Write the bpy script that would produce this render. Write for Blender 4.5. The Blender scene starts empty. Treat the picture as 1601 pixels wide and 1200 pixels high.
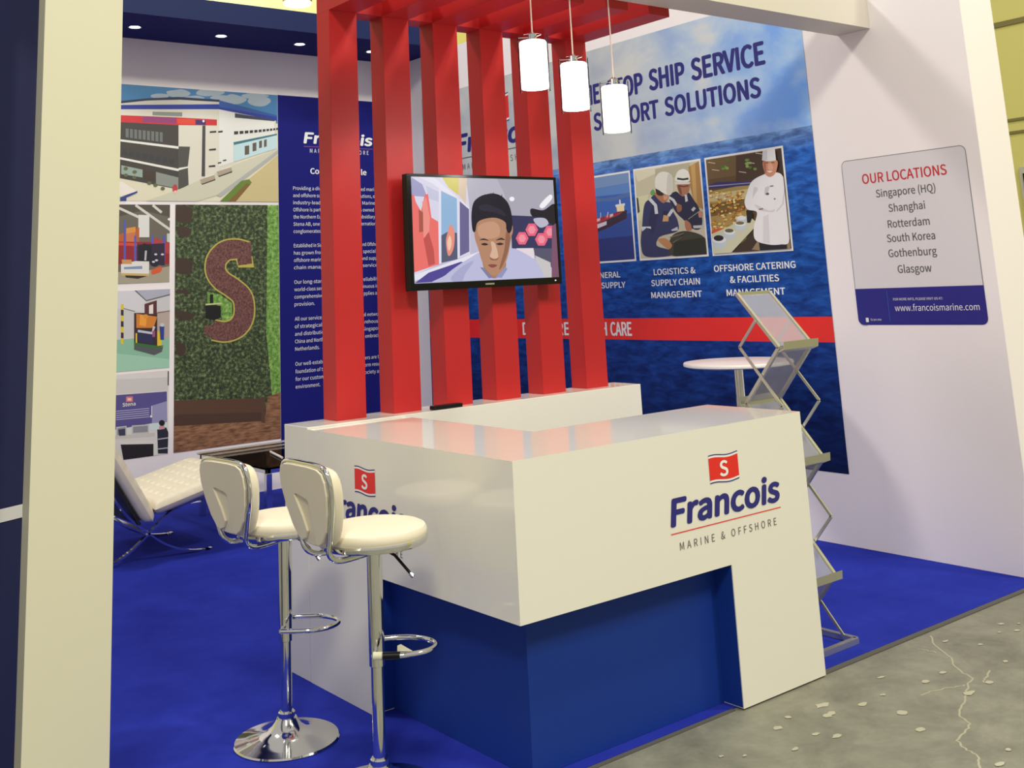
import bpy, math, random
from mathutils import Vector, Matrix
random.seed(7)
SC = bpy.context.scene
COL = SC.collection

# ------------------------------------------------------------------ camera
W, H = 1601.0, 1200.0
FPX, CX, CY = 1701.95, 761.67, 107.71          # focal length and principal point in pixels
ROWS = ((0.7967203528, -0.6024519979, -0.0478358620),
        (0.0799479706, 0.1835229868, -0.9797589680),
        (0.5990367279, 0.7767695305, 0.1943813135))
cam = bpy.data.objects.new('camera', bpy.data.cameras.new('camera'))
COL.objects.link(cam)
xr_, yr_, zr_ = (Vector(r) for r in ROWS)
m3 = Matrix((xr_, -yr_, -zr_)).transposed()
cam.matrix_world = Matrix.Translation((-2.302937, -2.954729, 1.569218)) @ m3.to_4x4()
cam.data.sensor_fit = 'HORIZONTAL'; cam.data.sensor_width = 36.0
cam.data.lens = FPX / W * 36.0
cam.data.shift_x = (W / 2 - CX) / W
cam.data.shift_y = (CY - H / 2) / W
cam.data.clip_start = 0.05; cam.data.clip_end = 200
SC.camera = cam

# ------------------------------------------------------------------ world, hall lamps, added fill, exposure
SC.view_settings.view_transform = 'Standard'; SC.view_settings.look = 'None'
SC.view_settings.exposure = 0.0; SC.view_settings.gamma = 1.0; SC.view_settings.use_curve_mapping = False
wd = bpy.data.worlds.new('world'); SC.world = wd; wd.use_nodes = True
bg = wd.node_tree.nodes['Background']
bg.inputs[0].default_value = (1.0, 0.96, 0.92, 1); bg.inputs[1].default_value = 0.5

def area(name, loc, target, size, energy, color):
    l = bpy.data.lights.new(name, 'AREA'); l.shape = 'SQUARE'; l.size = size; l.energy = energy; l.color = color
    o = bpy.data.objects.new(name, l); COL.objects.link(o); o.location = loc
    o.rotation_euler = (Vector(target) - Vector(loc)).to_track_quat('-Z', 'Y').to_euler()
    return o
WARM = (1.0, 0.96, 0.78)
area('hall_light_front', (3.2, -8.6, 9.6), (1.5, 1, 0), 1.2, 520, WARM)
area('hall_light_left', (-5.0, -6.0, 8.6), (1, 2, 0), 1.4, 520, WARM)
area('hall_light_right', (4.4, -2.8, 9.6), (1.0, 1.5, 1.0), 0.7, 330, WARM)
area('hall_light_back', (-2.5, 5.2, 9.0), (0.5, 3.2, 0), 1.2, 330, (1.0, 0.95, 0.88))

area('far_wall_fill', (3.0, 11.0, 9.0), (3, 15, 4), 2.0, 420, WARM)  # fill light added behind the stand to brighten the far hall wall

# ------------------------------------------------------------------ materials
def lin(c):
    return tuple(((v / 255.0) / 12.92 if v / 255.0 <= 0.04045 else ((v / 255.0 + 0.055) / 1.055) ** 2.4) for v in c) + (1.0,)
MATS = {}
def mat(name, rgb=(200, 200, 200), rough=0.5, metal=0.0, coat=0.0, emit=0.0, spec=None):
    if name in MATS: return MATS[name]
    m = bpy.data.materials.new(name); m.use_nodes = True
    b = m.node_tree.nodes['Principled BSDF']
    b.inputs['Base Color'].default_value = lin(rgb)
    b.inputs['Roughness'].default_value = rough; b.inputs['Metallic'].default_value = metal
    if coat: b.inputs['Coat Weight'].default_value = coat; b.inputs['Coat Roughness'].default_value = 0.03
    if spec is not None: b.inputs['Specular IOR Level'].default_value = spec
    if emit:
        b.inputs['Emission Color'].default_value = lin(rgb); b.inputs['Emission Strength'].default_value = emit
    MATS[name] = m
    return m
def nodes(m):
    nt = m.node_tree; return nt, nt.nodes, nt.links, nt.nodes['Principled BSDF']
def noise_ramp(m, stops, scale=(1, 1, 1), nscale=5.0, detail=6.0, rough=0.6, distort=0.0, bump=0.0, coord='Object', input_='Base Color'):
    nt, N, L, b = nodes(m)
    tc = N.new('ShaderNodeTexCoord'); mp = N.new('ShaderNodeMapping'); mp.inputs['Scale'].default_value = scale
    L.new(tc.outputs[coord], mp.inputs[0])
    nz = N.new('ShaderNodeTexNoise'); nz.inputs['Scale'].default_value = nscale; nz.inputs['Detail'].default_value = detail
    nz.inputs['Roughness'].default_value = rough; nz.inputs['Distortion'].default_value = distort
    L.new(mp.outputs[0], nz.inputs['Vector'])
    cr = N.new('ShaderNodeValToRGB'); e = cr.color_ramp.elements
    while len(e) < len(stops): e.new(0.5)
    for el, (p, c) in zip(e, stops): el.position = p; el.color = lin(c)
    L.new(nz.outputs['Fac'], cr.inputs[0])
    if input_: L.new(cr.outputs[0], b.inputs[input_])
    if bump:
        bp = N.new('ShaderNodeBump'); bp.inputs['Strength'].default_value = bump; bp.inputs['Distance'].default_value = 0.01
        L.new(nz.outputs['Fac'], bp.inputs['Height']); L.new(bp.outputs[0], b.inputs['Normal'])
    return cr, mp

M_WHITE = mat('white_laminate', (230, 227, 217), 0.09, coat=0.35)
M_WALL = mat('white_wall_paint', (246, 239, 242), 0.55)
M_CREAM = mat('cream_board', (214, 210, 186), 0.5)
M_NAVY = mat('navy_laminate', (18, 52, 138), 0.55, spec=0.25)
M_SOFFIT = mat('navy_board', (10, 16, 100), 0.6, spec=0.1)
M_RED = mat('red_paint', (182, 35, 37), 0.45, spec=0.35)
M_CHROME = mat('chrome', (225, 225, 222), 0.07, 1.0)
M_ALU = mat('satin_aluminium', (205, 205, 195), 0.32, 0.85)
M_BLACK = mat('black_plastic', (12, 12, 15), 0.35, spec=0.3)
M_DARK = mat('dark_leather', (24, 22, 24), 0.5)
M_LEATHER = mat('cream_leather', (228, 219, 196), 0.45)
M_VBLUE = mat('navy_vinyl', (38, 36, 122), 0.4)
M_VRED = mat('red_vinyl', (225, 42, 36), 0.4)
M_VWHITE = mat('white_vinyl', (236, 236, 236), 0.45)
M_VGREY = mat('grey_vinyl', (92, 88, 96), 0.45)
M_HALL = mat('hall_panel', (196, 190, 112), 0.6)
M_GROOVE = mat('hall_groove', (112, 106, 60), 0.7)

M_CARPET = mat('blue_carpet', (40, 62, 190), 0.95, spec=0.1)
noise_ramp(M_CARPET, [(0.25, (27, 38, 142)), (0.75, (42, 55, 168))], nscale=3.0, detail=10, rough=0.75, bump=0.0)
nt, N, L, b = nodes(M_CARPET)
nz = N.new('ShaderNodeTexNoise'); nz.inputs['Scale'].default_value = 400; bp = N.new('ShaderNodeBump'); bp.inputs['Strength'].default_value = 0.35
tc = N.new('ShaderNodeTexCoord'); L.new(tc.outputs['Object'], nz.inputs['Vector']); L.new(nz.outputs['Fac'], bp.inputs['Height']); L.new(bp.outputs[0], b.inputs['Normal'])

M_CONC = mat('concrete', (150, 146, 124), 0.55)
noise_ramp(M_CONC, [(0.28, (100, 99, 88)), (0.5, (126, 125, 112)), (0.72, (150, 149, 134))], nscale=3.4, detail=14, rough=0.74, distort=0.3, bump=0.2)

# ------------------------------------------------------------------ mesh builder
class MB:
    def __init__(s): s.v = []; s.f = []; s.mi = []
    def add(s, vs, fs, mi=0):
        o = len(s.v); s.v += [tuple(v) for v in vs]
        for f in fs: s.f.append(tuple(i + o for i in f)); s.mi.append(mi)
    def box(s, x0, x1, y0, y1, z0, z1, mi=0):
        s.add([(x0, y0, z0), (x1, y0, z0), (x1, y1, z0), (x0, y1, z0), (x0, y0, z1), (x1, y0, z1), (x1, y1, z1), (x0, y1, z1)],
              [(3, 2, 1, 0), (4, 5, 6, 7), (0, 1, 5, 4), (1, 2, 6, 5), (2, 3, 7, 6), (3, 0, 4, 7)], mi); return s
    def prism(s, pts, z0, z1, mi=0):
        n = len(pts)
        s.add([(x, y, z0) for x, y in pts] + [(x, y, z1) for x, y in pts],
              [tuple(range(n))[::-1], tuple(range(n, 2 * n))] + [(i, (i + 1) % n, (i + 1) % n + n, i + n) for i in range(n)], mi); return s
    def lathe(s, prof, cx=0, cy=0, n=48, mi=0, caps=True):
        k = len(prof); vs = []
        for i in range(n):
            a = 2 * math.pi * i / n
            vs += [(cx + r * math.cos(a), cy + r * math.sin(a), z) for r, z in prof]
        fs = []
        for i in range(n):
            j = (i + 1) % n
            for q in range(k - 1): fs.append((i * k + q, j * k + q, j * k + q + 1, i * k + q + 1))
        if caps and prof[0][0] > 1e-6: fs.append(tuple(i * k for i in range(n))[::-1])
        if caps and prof[-1][0] > 1e-6: fs.append(tuple(i * k + k - 1 for i in range(n)))
        s.add(vs, fs, mi); return s
    def sweep(s, path, sec, closed=False, up=None, mi=0):
        P = [Vector(p) for p in path]; n = len(P); k = len(sec); vs = []; nrm = None
        for i in range(n):
            if closed: t = P[(i + 1) % n] - P[i - 1]
            else: t = P[min(i + 1, n - 1)] - P[max(i - 1, 0)]
            t.normalize()
            if up is not None: nn = Vector(up) - t * t.dot(Vector(up))
            elif nrm is None:
                a = Vector((0, 0, 1)) if abs(t.z) < 0.9 else Vector((1, 0, 0)); nn = a - t * t.dot(a)
            else: nn = nrm - t * t.dot(nrm)
            nn.normalize(); nrm = nn; bb = t.cross(nn)
            vs += [tuple(P[i] + nn * a + bb * c) for a, c in sec]
        fs = []
        for i in range(n if closed else n - 1):
            j = (i + 1) % n
            for q in range(k): fs.append((i * k + q, i * k + (q + 1) % k, j * k + (q + 1) % k, j * k + q))
        if not closed: fs += [tuple(range(k))[::-1], tuple((n - 1) * k + q for q in range(k))]
        s.add(vs, fs, mi); return s
    def tube(s, path, r, closed=False, n=14, mi=0):
        return s.sweep(path, [(r * math.cos(2 * math.pi * i / n), r * math.sin(2 * math.pi * i / n)) for i in range(n)], closed, mi=mi)
    def bar(s, path, w, h, up=(0, 0, 1), closed=False, mi=0):
        return s.sweep(path, [(-h / 2, -w / 2), (h / 2, -w / 2), (h / 2, w / 2), (-h / 2, w / 2)], closed, up, mi)

def wpos(o):
    p = Vector((0, 0, 0))
    while o is not None: p += o.location; o = o.parent
    return p
def obj(name, mb, mats, parent=None, bevel=0.0, smooth=False, loc=None, xf=None):
    """one mesh object; vertices given in world space are stored relative to the parent"""
    me = bpy.data.meshes.new(name)
    off = wpos(parent) if parent is not None else Vector(loc or (0, 0, 0))
    vs = [Vector(v) for v in mb.v]
    if xf is not None: vs = [xf @ v for v in vs]
    me.from_pydata([tuple(v - off) for v in vs], [], mb.f); me.update()
    if not isinstance(mats, (list, tuple)): mats = [mats]
    for m in mats: me.materials.append(m)
    me.polygons.foreach_set('material_index', mb.mi)
    if smooth:
        me.polygons.foreach_set('use_smooth', [True] * len(me.polygons)); me.set_sharp_from_angle(angle=math.radians(38))
    o = bpy.data.objects.new(name, me); COL.objects.link(o)
    if parent is not None: o.parent = parent
    else: o.location = off
    if bevel:
        md = o.modifiers.new('bevel', 'BEVEL'); md.width = bevel; md.segments = 3; md.limit_method = 'ANGLE'
    return o
def tag(o, label, cat, group=None):
    o['label'] = label; o['category'] = cat
    if group: o['group'] = group
    return o
def thing(name, label, cat, loc=(0, 0, 0), group=None):
    o = bpy.data.objects.new(name, None); COL.objects.link(o); o.location = loc; o.empty_display_size = 0.1
    return tag(o, label, cat, group)
def struct(o, label=None, cat=None):
    o['kind'] = 'structure'
    if label: o['label'] = label
    if cat: o['category'] = cat
    return o

# ------------------------------------------------------------------ flat prints and lettering
class Frame:
    """a wall plane: point = o + u*a + v*b + n*c"""
    def __init__(s, o, u, v, n): s.o, s.u, s.v, s.n = (Vector(q) for q in (o, u, v, n))
    def p(s, a, b, c=0.0): return tuple(s.o + s.u * a + s.v * b + s.n * c)
XW, YB = 3.313, 5.69
F_MURAL = Frame((XW, 0, 0), (0, -1, 0), (0, 0, 1), (-1, 0, 0))       # a = -y
F_BACK = Frame((0, YB, 0), (1, 0, 0), (0, 0, 1), (0, -1, 0))         # a = x
F_FRONT = Frame((0, 0, 0), (1, 0, 0), (0, 0, 1), (0, -1, 0))
F_SIDE = Frame((0, 0, 0), (0, -1, 0), (0, 0, 1), (-1, 0, 0))

import os
try: FONT = bpy.data.fonts.load(os.path.join(bpy.utils.system_resource('DATAFILES', path='fonts'), 'Noto Sans CJK Regular.woff2'))
except Exception: FONT = None
def glyphs(body, bold=0.0, shear=0.0, space=1.0):
    cu = bpy.data.curves.new('t', 'FONT'); cu.body = body; cu.size = 1.0
    if FONT: cu.font = FONT
    cu.shear = shear; cu.offset = 0.0
    cu.space_character = space; cu.fill_mode = 'FRONT'; cu.resolution_u = 4
    o = bpy.data.objects.new('t', cu); COL.objects.link(o)
    dg = bpy.context.evaluated_depsgraph_get(); dg.update()
    me = bpy.data.meshes.new_from_object(o.evaluated_get(dg))
    v = [(p.co.x, p.co.y) for p in me.vertices]; f = [tuple(p.vertices) for p in me.polygons]
    bpy.data.objects.remove(o); bpy.data.curves.remove(cu); bpy.data.meshes.remove(me)
    return v, f
CAP = max(y for x, y in glyphs('H')[0])
GC = {}
def text(mb, fr, body, a0, a1, base, cap, c=0.0015, mi=0, bold=0.0, shear=0.0, space=1.0, fit=True):
    """lettering from a0 to a1 along the frame, on the given base line with the given cap height"""
    key = (body, shear, space)
    if key not in GC: GC[key] = glyphs(body, 0.0, shear, space)
    v, f = GC[key]
    x0 = min(q[0] for q in v); x1 = max(q[0] for q in v); sy = cap / CAP
    sx = (a1 - a0) / (x1 - x0) if fit else sy
    b_ = bold * cap
    for q, (dx, dy) in enumerate([(0, 0)] if not bold else [(0, 0), (b_, 0), (-b_, 0), (0, b_ * .7), (0, -b_ * .7), (b_ * .7, b_ * .5), (b_ * .7, -b_ * .5), (-b_ * .7, b_ * .5), (-b_ * .7, -b_ * .5)]):
        mb.add([fr.p(a0 + (x - x0) * sx + dx, base + y * sy + dy, c + q * .00006) for x, y in v], f, mi)
def rect(mb, fr, a0, a1, b0, b1, c=0.001, mi=0):
    mb.add([fr.p(a0, b0, c), fr.p(a1, b0, c), fr.p(a1, b1, c), fr.p(a0, b1, c)], [(0, 1, 2, 3)], mi)
def poly(mb, fr, pts, c=0.001, mi=0): mb.add([fr.p(a, b, c) for a, b in pts], [tuple(range(len(pts)))], mi)

def smooth_closed(pts, k=6):
    n = len(pts); out = []
    for i in range(n):
        p0, p1, p2, p3 = pts[i - 1], pts[i], pts[(i + 1) % n], pts[(i + 2) % n]
        for j in range(k):
            t = j / k
            out.append(tuple(0.5 * (2 * p1[d] + (p2[d] - p0[d]) * t + (2 * p0[d] - 5 * p1[d] + 4 * p2[d] - p3[d]) * t * t + (3 * p1[d] - p0[d] - 3 * p2[d] + p3[d]) * t ** 3) for d in (0, 1)))
    return out
def smooth_open(pts, k=6):
    q = [tuple(2 * a - b for a, b in zip(pts[0], pts[1]))] + list(pts) + [tuple(2 * a - b for a, b in zip(pts[-1], pts[-2]))]
    out = []; D = range(len(pts[0]))
    for i in range(1, len(q) - 2):
        p0, p1, p2, p3 = q[i - 1:i + 3]
        for j in range(k):
            t = j / k
            out.append(tuple(0.5 * (2 * p1[d] + (p2[d] - p0[d]) * t + (2 * p0[d] - 5 * p1[d] + 4 * p2[d] - p3[d]) * t * t + (3 * p1[d] - p0[d] - 3 * p2[d] + p3[d]) * t ** 3) for d in D))
    out.append(tuple(pts[-1])); return out

def homography(src):
    """maps picture coordinates (four corners TL TR BR BL) to the unit square, v up"""
    dst = [(0, 1), (1, 1), (1, 0), (0, 0)]; A = []
    for (x, y), (u, v) in zip(src, dst):
        A.append([x, y, 1, 0, 0, 0, -u * x, -u * y, u]); A.append([0, 0, 0, x, y, 1, -v * x, -v * y, v])
    n = 8
    for i in range(n):
        p = max(range(i, n), key=lambda r: abs(A[r][i])); A[i], A[p] = A[p], A[i]
        for r in range(n):
            if r != i:
                k = A[r][i] / A[i][i]
                A[r] = [a - k * b_ for a, b_ in zip(A[r], A[i])]
    h = [A[i][8] / A[i][i] for i in range(n)]
    def f(x, y):
        w = h[6] * x + h[7] * y + 1
        return (h[0] * x + h[1] * y + h[2]) / w, (h[3] * x + h[4] * y + h[5]) / w
    return f
def clip_unit(pts):
    for ax, lim, sgn in ((0, 0.0, 1), (0, 1.0, -1), (1, 0.0, 1), (1, 1.0, -1)):
        out = []
        for i in range(len(pts)):
            a, b_ = pts[i - 1], pts[i]; da, db = sgn * (a[ax] - lim), sgn * (b_[ax] - lim)
            if (da >= 0) != (db >= 0):
                t = da / (da - db); out.append((a[0] + (b_[0] - a[0]) * t, a[1] + (b_[1] - a[1]) * t))
            if db >= 0: out.append(b_)
        pts = out
        if not pts: break
    return pts
class Print:
    """a printed picture: flat colour shapes stacked a few hundredths of a millimetre apart"""
    def __init__(s, fr, a0, a1, b0, b1, corners, c0=0.002, emit=0.0):
        s.fr, s.r, s.h, s.c, s.emit = fr, (a0, a1, b0, b1), homography(corners), c0, emit
        s.mb = MB(); s.mats = []; s.k = corners
    def mi(s, col):
        if isinstance(col, tuple):
            nm = ('glow_%d_%d_%d' if s.emit else 'ink_%d_%d_%d') % col
            if s.emit:
                m = mat(nm, (6, 6, 8), 0.25, spec=0.2); b_ = m.node_tree.nodes['Principled BSDF']
                b_.inputs['Emission Color'].default_value = lin(col); b_.inputs['Emission Strength'].default_value = s.emit
            else: m = mat(nm, col, 0.45)
        else: m = col
        if m not in s.mats: s.mats.append(m)
        return s.mats.index(m)
    def poly(s, col, pts, smooth=False):
        if smooth: pts = smooth_closed(pts)
        q = clip_unit([s.h(*p) for p in pts])
        if len(q) < 3: return
        a0, a1, b0, b1 = s.r; s.c += 0.00005
        poly(s.mb, s.fr, [(a0 + (a1 - a0) * u, b0 + (b1 - b0) * v) for u, v in q], s.c, s.mi(col))
    def full(s, col): s.poly(col, s.k)
    def ell(s, col, cx, cy, rx, ry, n=20):
        s.poly(col, [(cx + rx * math.cos(2 * math.pi * i / n), cy + ry * math.sin(2 * math.pi * i / n)) for i in range(n)])
    def stroke(s, col, pts, w, smooth=False):
        if smooth: pts = smooth_open(pts)
        l, r = [], []
        for i, p in enumerate(pts):
            a = pts[max(i - 1, 0)]; b_ = pts[min(i + 1, len(pts) - 1)]
            dx, dy = b_[0] - a[0], b_[1] - a[1]; d = math.hypot(dx, dy) or 1
            l.append((p[0] - dy / d * w / 2, p[1] + dx / d * w / 2)); r.append((p[0] + dy / d * w / 2, p[1] - dx / d * w / 2))
        if not smooth: s.poly(col, l + r[::-1]); return
        a0, a1, b0, b1 = s.r; s.c += 0.00005; mi = s.mi(col)
        g = lambda p: (lambda u, v: (a0 + (a1 - a0) * u, b0 + (b1 - b0) * v))(*s.h(*p))
        for i in range(len(l) - 1): poly(s.mb, s.fr, [g(l[i]), g(l[i + 1]), g(r[i + 1]), g(r[i])], s.c, mi)
    def build(s, name, parent=None, loc=None): return obj(name, s.mb, s.mats, parent, loc=loc)

def flag(parent, fr, a0, a1, b0, b1, ground=None):
    """the red house flag with wavy dark edges and a white S"""
    h = b1 - b0; w = a1 - a0; mb = MB()
    wave = lambda t: 0.035 * h * math.sin(2 * math.pi * t + 0.6)
    def band(lo, hi, c, mi):
        n = 16
        for i in range(n):
            t0, t1 = i / n, (i + 1) / n
            poly(mb, fr, [(a0 + w * t0, b0 + h * lo + wave(t0)), (a0 + w * t1, b0 + h * lo + wave(t1)), (a0 + w * t1, b0 + h * hi + wave(t1)), (a0 + w * t0, b0 + h * hi + wave(t0))], c, mi)
    band(0.0, 1.0, 0.0010, 1); band(0.11, 0.89, 0.0014, 0); band(0.96, 1.0, 0.0014, 2); band(0.0, 0.04, 0.0014, 2)
    o = obj('house_flag', mb, [M_VRED, M_VWHITE, M_VBLUE], parent)
    mb = MB(); text(mb, fr, 'S', a0 + w * 0.36, a0 + w * 0.62, b0 + h * 0.22, h * 0.52, 0.002, 0, bold=0.05)
    obj('flag_letter', mb, M_VWHITE, o)
    return o

# ------------------------------------------------------------------ setting
mb = MB(); mb.box(-14, 12, -14, 18, -0.2, 0.0)
floor = struct(obj('floor', mb, M_CONC))
M_SCUFF = mat('pale_scuff', (178, 174, 154), 0.6); M_CRACK = mat('pale_crack', (170, 166, 146), 0.65)
def strip(mb, pts, w, z):
    for i in range(len(pts) - 1):
        a, b_ = Vector(pts[i]), Vector(pts[i + 1]); d = (b_ - a).normalized(); n = Vector((-d.y, d.x)) * w / 2
        mb.add([(*(a - n), z), (*(b_ - n), z), (*(b_ + n), z), (*(a + n), z)], [(0, 1, 2, 3)])
CR = [[(2.22, -0.013), (2.128, -0.094), (2.056, -0.187), (1.992, -0.249), (1.916, -0.324), (1.876, -0.4), (1.791, -0.425), (1.687, -0.481), (1.576, -0.522), (1.502, -0.568), (1.477, -0.613), (1.394, -0.643), (1.314, -0.661), (1.277, -0.708), (1.261, -0.743), (1.237, -0.779), (1.185, -0.805), (1.1, -0.9), (1.02, -0.95)],
      [(1.592, -0.354), (1.668, -0.369), (1.744, -0.4), (1.79, -0.419)], [(1.996, -0.406), (1.919, -0.429), (1.858, -0.452)], [(2.035, -0.066), (2.041, -0.113), (2.041, -0.155)]]
mb = MB()
for pts in CR:
    q = [(x + random.uniform(-.006, .006), y + random.uniform(-.006, .006)) for x, y in smooth_open(pts, 4)]
    strip(mb, q, 0.007, 0.0006 + .00003 * len(mb.v) / 100)
obj('crack', mb, M_CRACK, floor)
BL = [(1.257, -0.165, .026), (1.187, -0.236, .02), (1.218, -0.233, .02), (1.365, -0.261, .02), (1.03, -0.303, .014), (1.064, -0.366, .018), (0.978, -0.182, .02), (1.078, -0.148, .014), (1.395, -0.402, .028), (1.306, -0.529, .02), (1.647, -0.153, .016), (1.853, -0.289, .02), (1.724, -0.297, .018), (1.88, -0.465, .018), (2.133, -0.394, .014), (1.729, -0.471, .026), (2.561, -0.148, .016), (2.524, -0.242, .016), (2.252, -0.223, .012), (2.195, -0.102, .014), (1.361, -0.81, .012), (1.246, -0.845, .02), (1.494, -0.261, .012), (0.88, -0.331, .014), (0.72, -0.25, .01), (0.66, -0.2, .01), (2.45, -0.2, .01), (2.62, -0.2, .009)]
mb = MB()
for x, y, r in BL:
    n = 9; a0 = random.random() * 6
    mb.add([(x + r * random.uniform(.5, 1.1) * math.cos(a0 + 6.283 * i / n) * 1.4, y + r * random.uniform(.4, .9) * math.sin(a0 + 6.283 * i / n), 0.0014 + len(mb.f) * .00004) for i in range(n)], [tuple(range(n))])
obj('paint_spot', mb, M_SCUFF, floor)

mb = MB(); mb.box(-1.09, XW - .004, 0.04, YB, 0.0, 0.006); mb.box(-1.6, -1.09, 0.845, YB, 0.0, 0.006)
tag(obj('carpet', mb, M_CARPET, loc=(0, 0.04, 0)), 'bright blue exhibition carpet covering the whole stand floor', 'carpet')
mb = MB(); mb.box(1.51, 3.35, 0.012, 0.04, 0.0, 0.005); mb.box(-1.0, 0.995, 0.022, 0.04, 0.0, 0.004)
struct(obj('trim_1', mb, mat('dark_carpet_edge', (84, 82, 80), 0.9)))

mb = MB(); mb.box(XW, 3.645, 0.055, YB + .15, 0.0, 3.69)
struct(obj('wall_right', mb, M_WALL))
mb = MB(); mb.box(XW - 0.004, XW, 0.056, 0.86, 0.006, 3.68)
struct(obj('wall_front', mb, M_WALL))
mb = MB(); mb.box(-1.6, XW, YB, YB + .15, 0.0, 3.69)
struct(obj('wall_back', mb, M_WALL))
mb = MB(); mb.box(-1.6, XW, 4.892, 4.9, 3.69, 3.86)
struct(obj('trim_5', mb, mat('blue_fascia', (8, 30, 88), 0.5, spec=0.25)))
mb = MB(); mb.box(-1.6, XW, 4.9, YB + .1, 3.69, 3.855)
struct(obj('ceiling', mb, M_SOFFIT))
mb = MB(); mb.box(-1.345, XW - 0.004, 0.618, 0.84, 2.94, 3.12)
struct(obj('trim_2', mb, mat('beam_paint', (208, 201, 190), 0.55)))
mb = MB(); mb.box(-1.345, -1.093, 0.618, 0.69, 0.0, 2.94)
struct(obj('trim_3', mb, M_CREAM))
# exhibition hall beyond the stand
mb = MB(); mb.box(8.0, 8.2, -10, 17, 0.0, 10)
struct(obj('wall_hall_right', mb, M_HALL))
mb = MB(); mb.box(7.985, 8.0, -10, 17, 3.79, 3.84); mb.box(7.985, 8.0, -10, 17, 2.865, 2.89); mb.box(7.985, 8.0, -10, 17, 2.745, 2.77)
struct(obj('trim_4', mb, M_GROOVE))
mb = MB(); mb.box(7.97, 8.0, 1.6, 2.2, 1.2, 2.42)
wf = struct(obj('window_1', mb, mat('grey_frame', (170, 170, 160), 0.5)))
mb = MB(); mb.box(7.96, 7.97, 1.64, 2.165, 1.24, 2.36); obj('pane', mb, M_BLACK, wf)
mb = MB(); mb.box(-14, 8.0, 15, 15.2, 0.0, 10)
struct(obj('wall_hall_back', mb, mat('hall_back_paint', (250, 242, 190), 0.6)))

# navy partition of the stand next door, with its white stripe
pd = Vector((1.0372, 0.4836, 0)).normalized(); pn = Vector((pd.y, -pd.x, 0))
part = thing('partition', 'dark navy partition panel with thin white stripe, behind the cream pillar', 'partition', (-1.5, 0.80, 0))
p0 = Vector((-1.29, 0.9, 0)); fr = Frame(p0, pd, (0, 0, 1), pn)
mb = MB(); a, b_ = p0 - pd * 1.2 - pn * 0.05, p0 + pd * 0.05 - pn * 0.05
mb.prism([tuple((p0 - pd * 1.2).xy), tuple((p0 + pd * .05).xy), tuple(b_.xy), tuple(a.xy)], 0, 2.9)
obj('panel', mb, mat('navy_fabric', (26, 34, 84), 0.8), part)
mb = MB(); rect(mb, fr, -1.2, .05, 0.915, 0.955, 0.002); obj('stripe', mb, M_VWHITE, part)

# ------------------------------------------------------------------ red slatted screen on its white plinth
mb = MB(); mb.box(0.0, 2.006, 1.417, 1.63, 0.006, 1.008)
tag(obj('plinth', mb, M_WHITE, loc=(1, 1.52, 0.006), bevel=0.002), 'long white plinth wall under the red slats behind the counter', 'low wall')
scr = thing('slatted_screen', 'red screen of six tall slats bending into overhead beams above the counter', 'screen', (1.02, 1.555, 1.008))
SX = [0.19 + 0.3 * k for k in range(6)]
for x in SX:
    mb = MB(); mb.box(x, x + 0.152, 1.495, 1.615, 1.008, 2.895); obj('slat', mb, M_RED, scr, bevel=0.001)
    mb = MB(); mb.box(x, x + 0.152, 0.84, 1.615, 2.895, 3.06); obj('overhead_beam', mb, M_RED, scr, bevel=0.001)
mb = MB(); mb.box(0.2, 1.83, 1.497, 1.613, 2.897, 3.058); obj('header_rail', mb, M_RED, scr)

# ------------------------------------------------------------------ reception counter
rc = thing('reception_counter', 'white L-shaped reception counter with navy recessed base and flag logos', 'counter', (0.75, 0.7, 0.0))
mb = MB()
def xz_slab(mb, pts, y0, y1, swap=False):
    n = len(pts); P3 = lambda a, z, d: (d, a, z) if swap else (a, d, z)
    mb.add([P3(a, z, y0) for a, z in pts] + [P3(a, z, y1) for a, z in pts], [tuple(range(n)), tuple(range(n, 2 * n))[::-1]] + [(i, i + n, (i + 1) % n + n, (i + 1) % n) for i in range(n)])
xz_slab(mb, [(0, .5), (1.017, .5), (1.017, .0065), (1.507, .0065), (1.507, 1.0), (0, 1.0)], 0.0, 0.5)
xz_slab(mb, [(.5, .5), (.927, .5), (.927, .0065), (1.415, .0065), (1.415, 1.0), (.5, 1.0)], 0.0, 0.5, True)
obj('white_shell', mb, M_WHITE, rc)
mb = MB(); mb.prism([(.094, .093), (1.016, .093), (1.016, .46), (.46, .46), (.46, .926), (.094, .926)], 0.007, 0.499)
obj('recessed_base', mb, M_NAVY, rc)
mb = MB(); mb.box(1.0155, 1.0168, 0.004, 0.46, 0.01, 0.499); obj('recess_lining', mb, M_NAVY, rc)
mb = MB(); mb.box(0.004, 0.46, 0.9255, 0.9268, 0.01, 0.499); obj('recess_lining', mb, M_NAVY, rc)
# front logo
flag(rc, F_FRONT, 0.935, 1.101, 0.795, 0.897)
mb = MB(); text(mb, F_FRONT, 'Francois', 0.715, 1.327, 0.684, 0.088, mi=0, bold=0.075, shear=0.12); obj('logo_name', mb, M_VBLUE, rc)
mb = MB(); rect(mb, F_FRONT, 0.707, 1.328, 0.655, 0.6585, 0.0015); obj('logo_line', mb, M_VRED, rc)
mb = MB(); text(mb, F_FRONT, 'MARINE & OFFSHORE', 0.748, 1.294, 0.597, 0.026, space=1.25); obj('logo_tagline', mb, M_VGREY, rc)
# side logo
flag(rc, F_SIDE, -1.021, -0.866, 0.789, 0.889)
mb = MB(); text(mb, F_SIDE, 'Francois', -1.228, -0.656, 0.684, 0.084, bold=0.075, shear=0.12); obj('logo_name', mb, M_VBLUE, rc)
mb = MB(); rect(mb, F_SIDE, -1.232, -0.655, 0.655, 0.6585, 0.0015); obj('logo_line', mb, M_VRED, rc)
mb = MB(); text(mb, F_SIDE, 'MARINE & OFFSHORE', -1.196, -0.684, 0.597, 0.025, space=1.25); obj('logo_tagline', mb, M_VGREY, rc)

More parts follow.
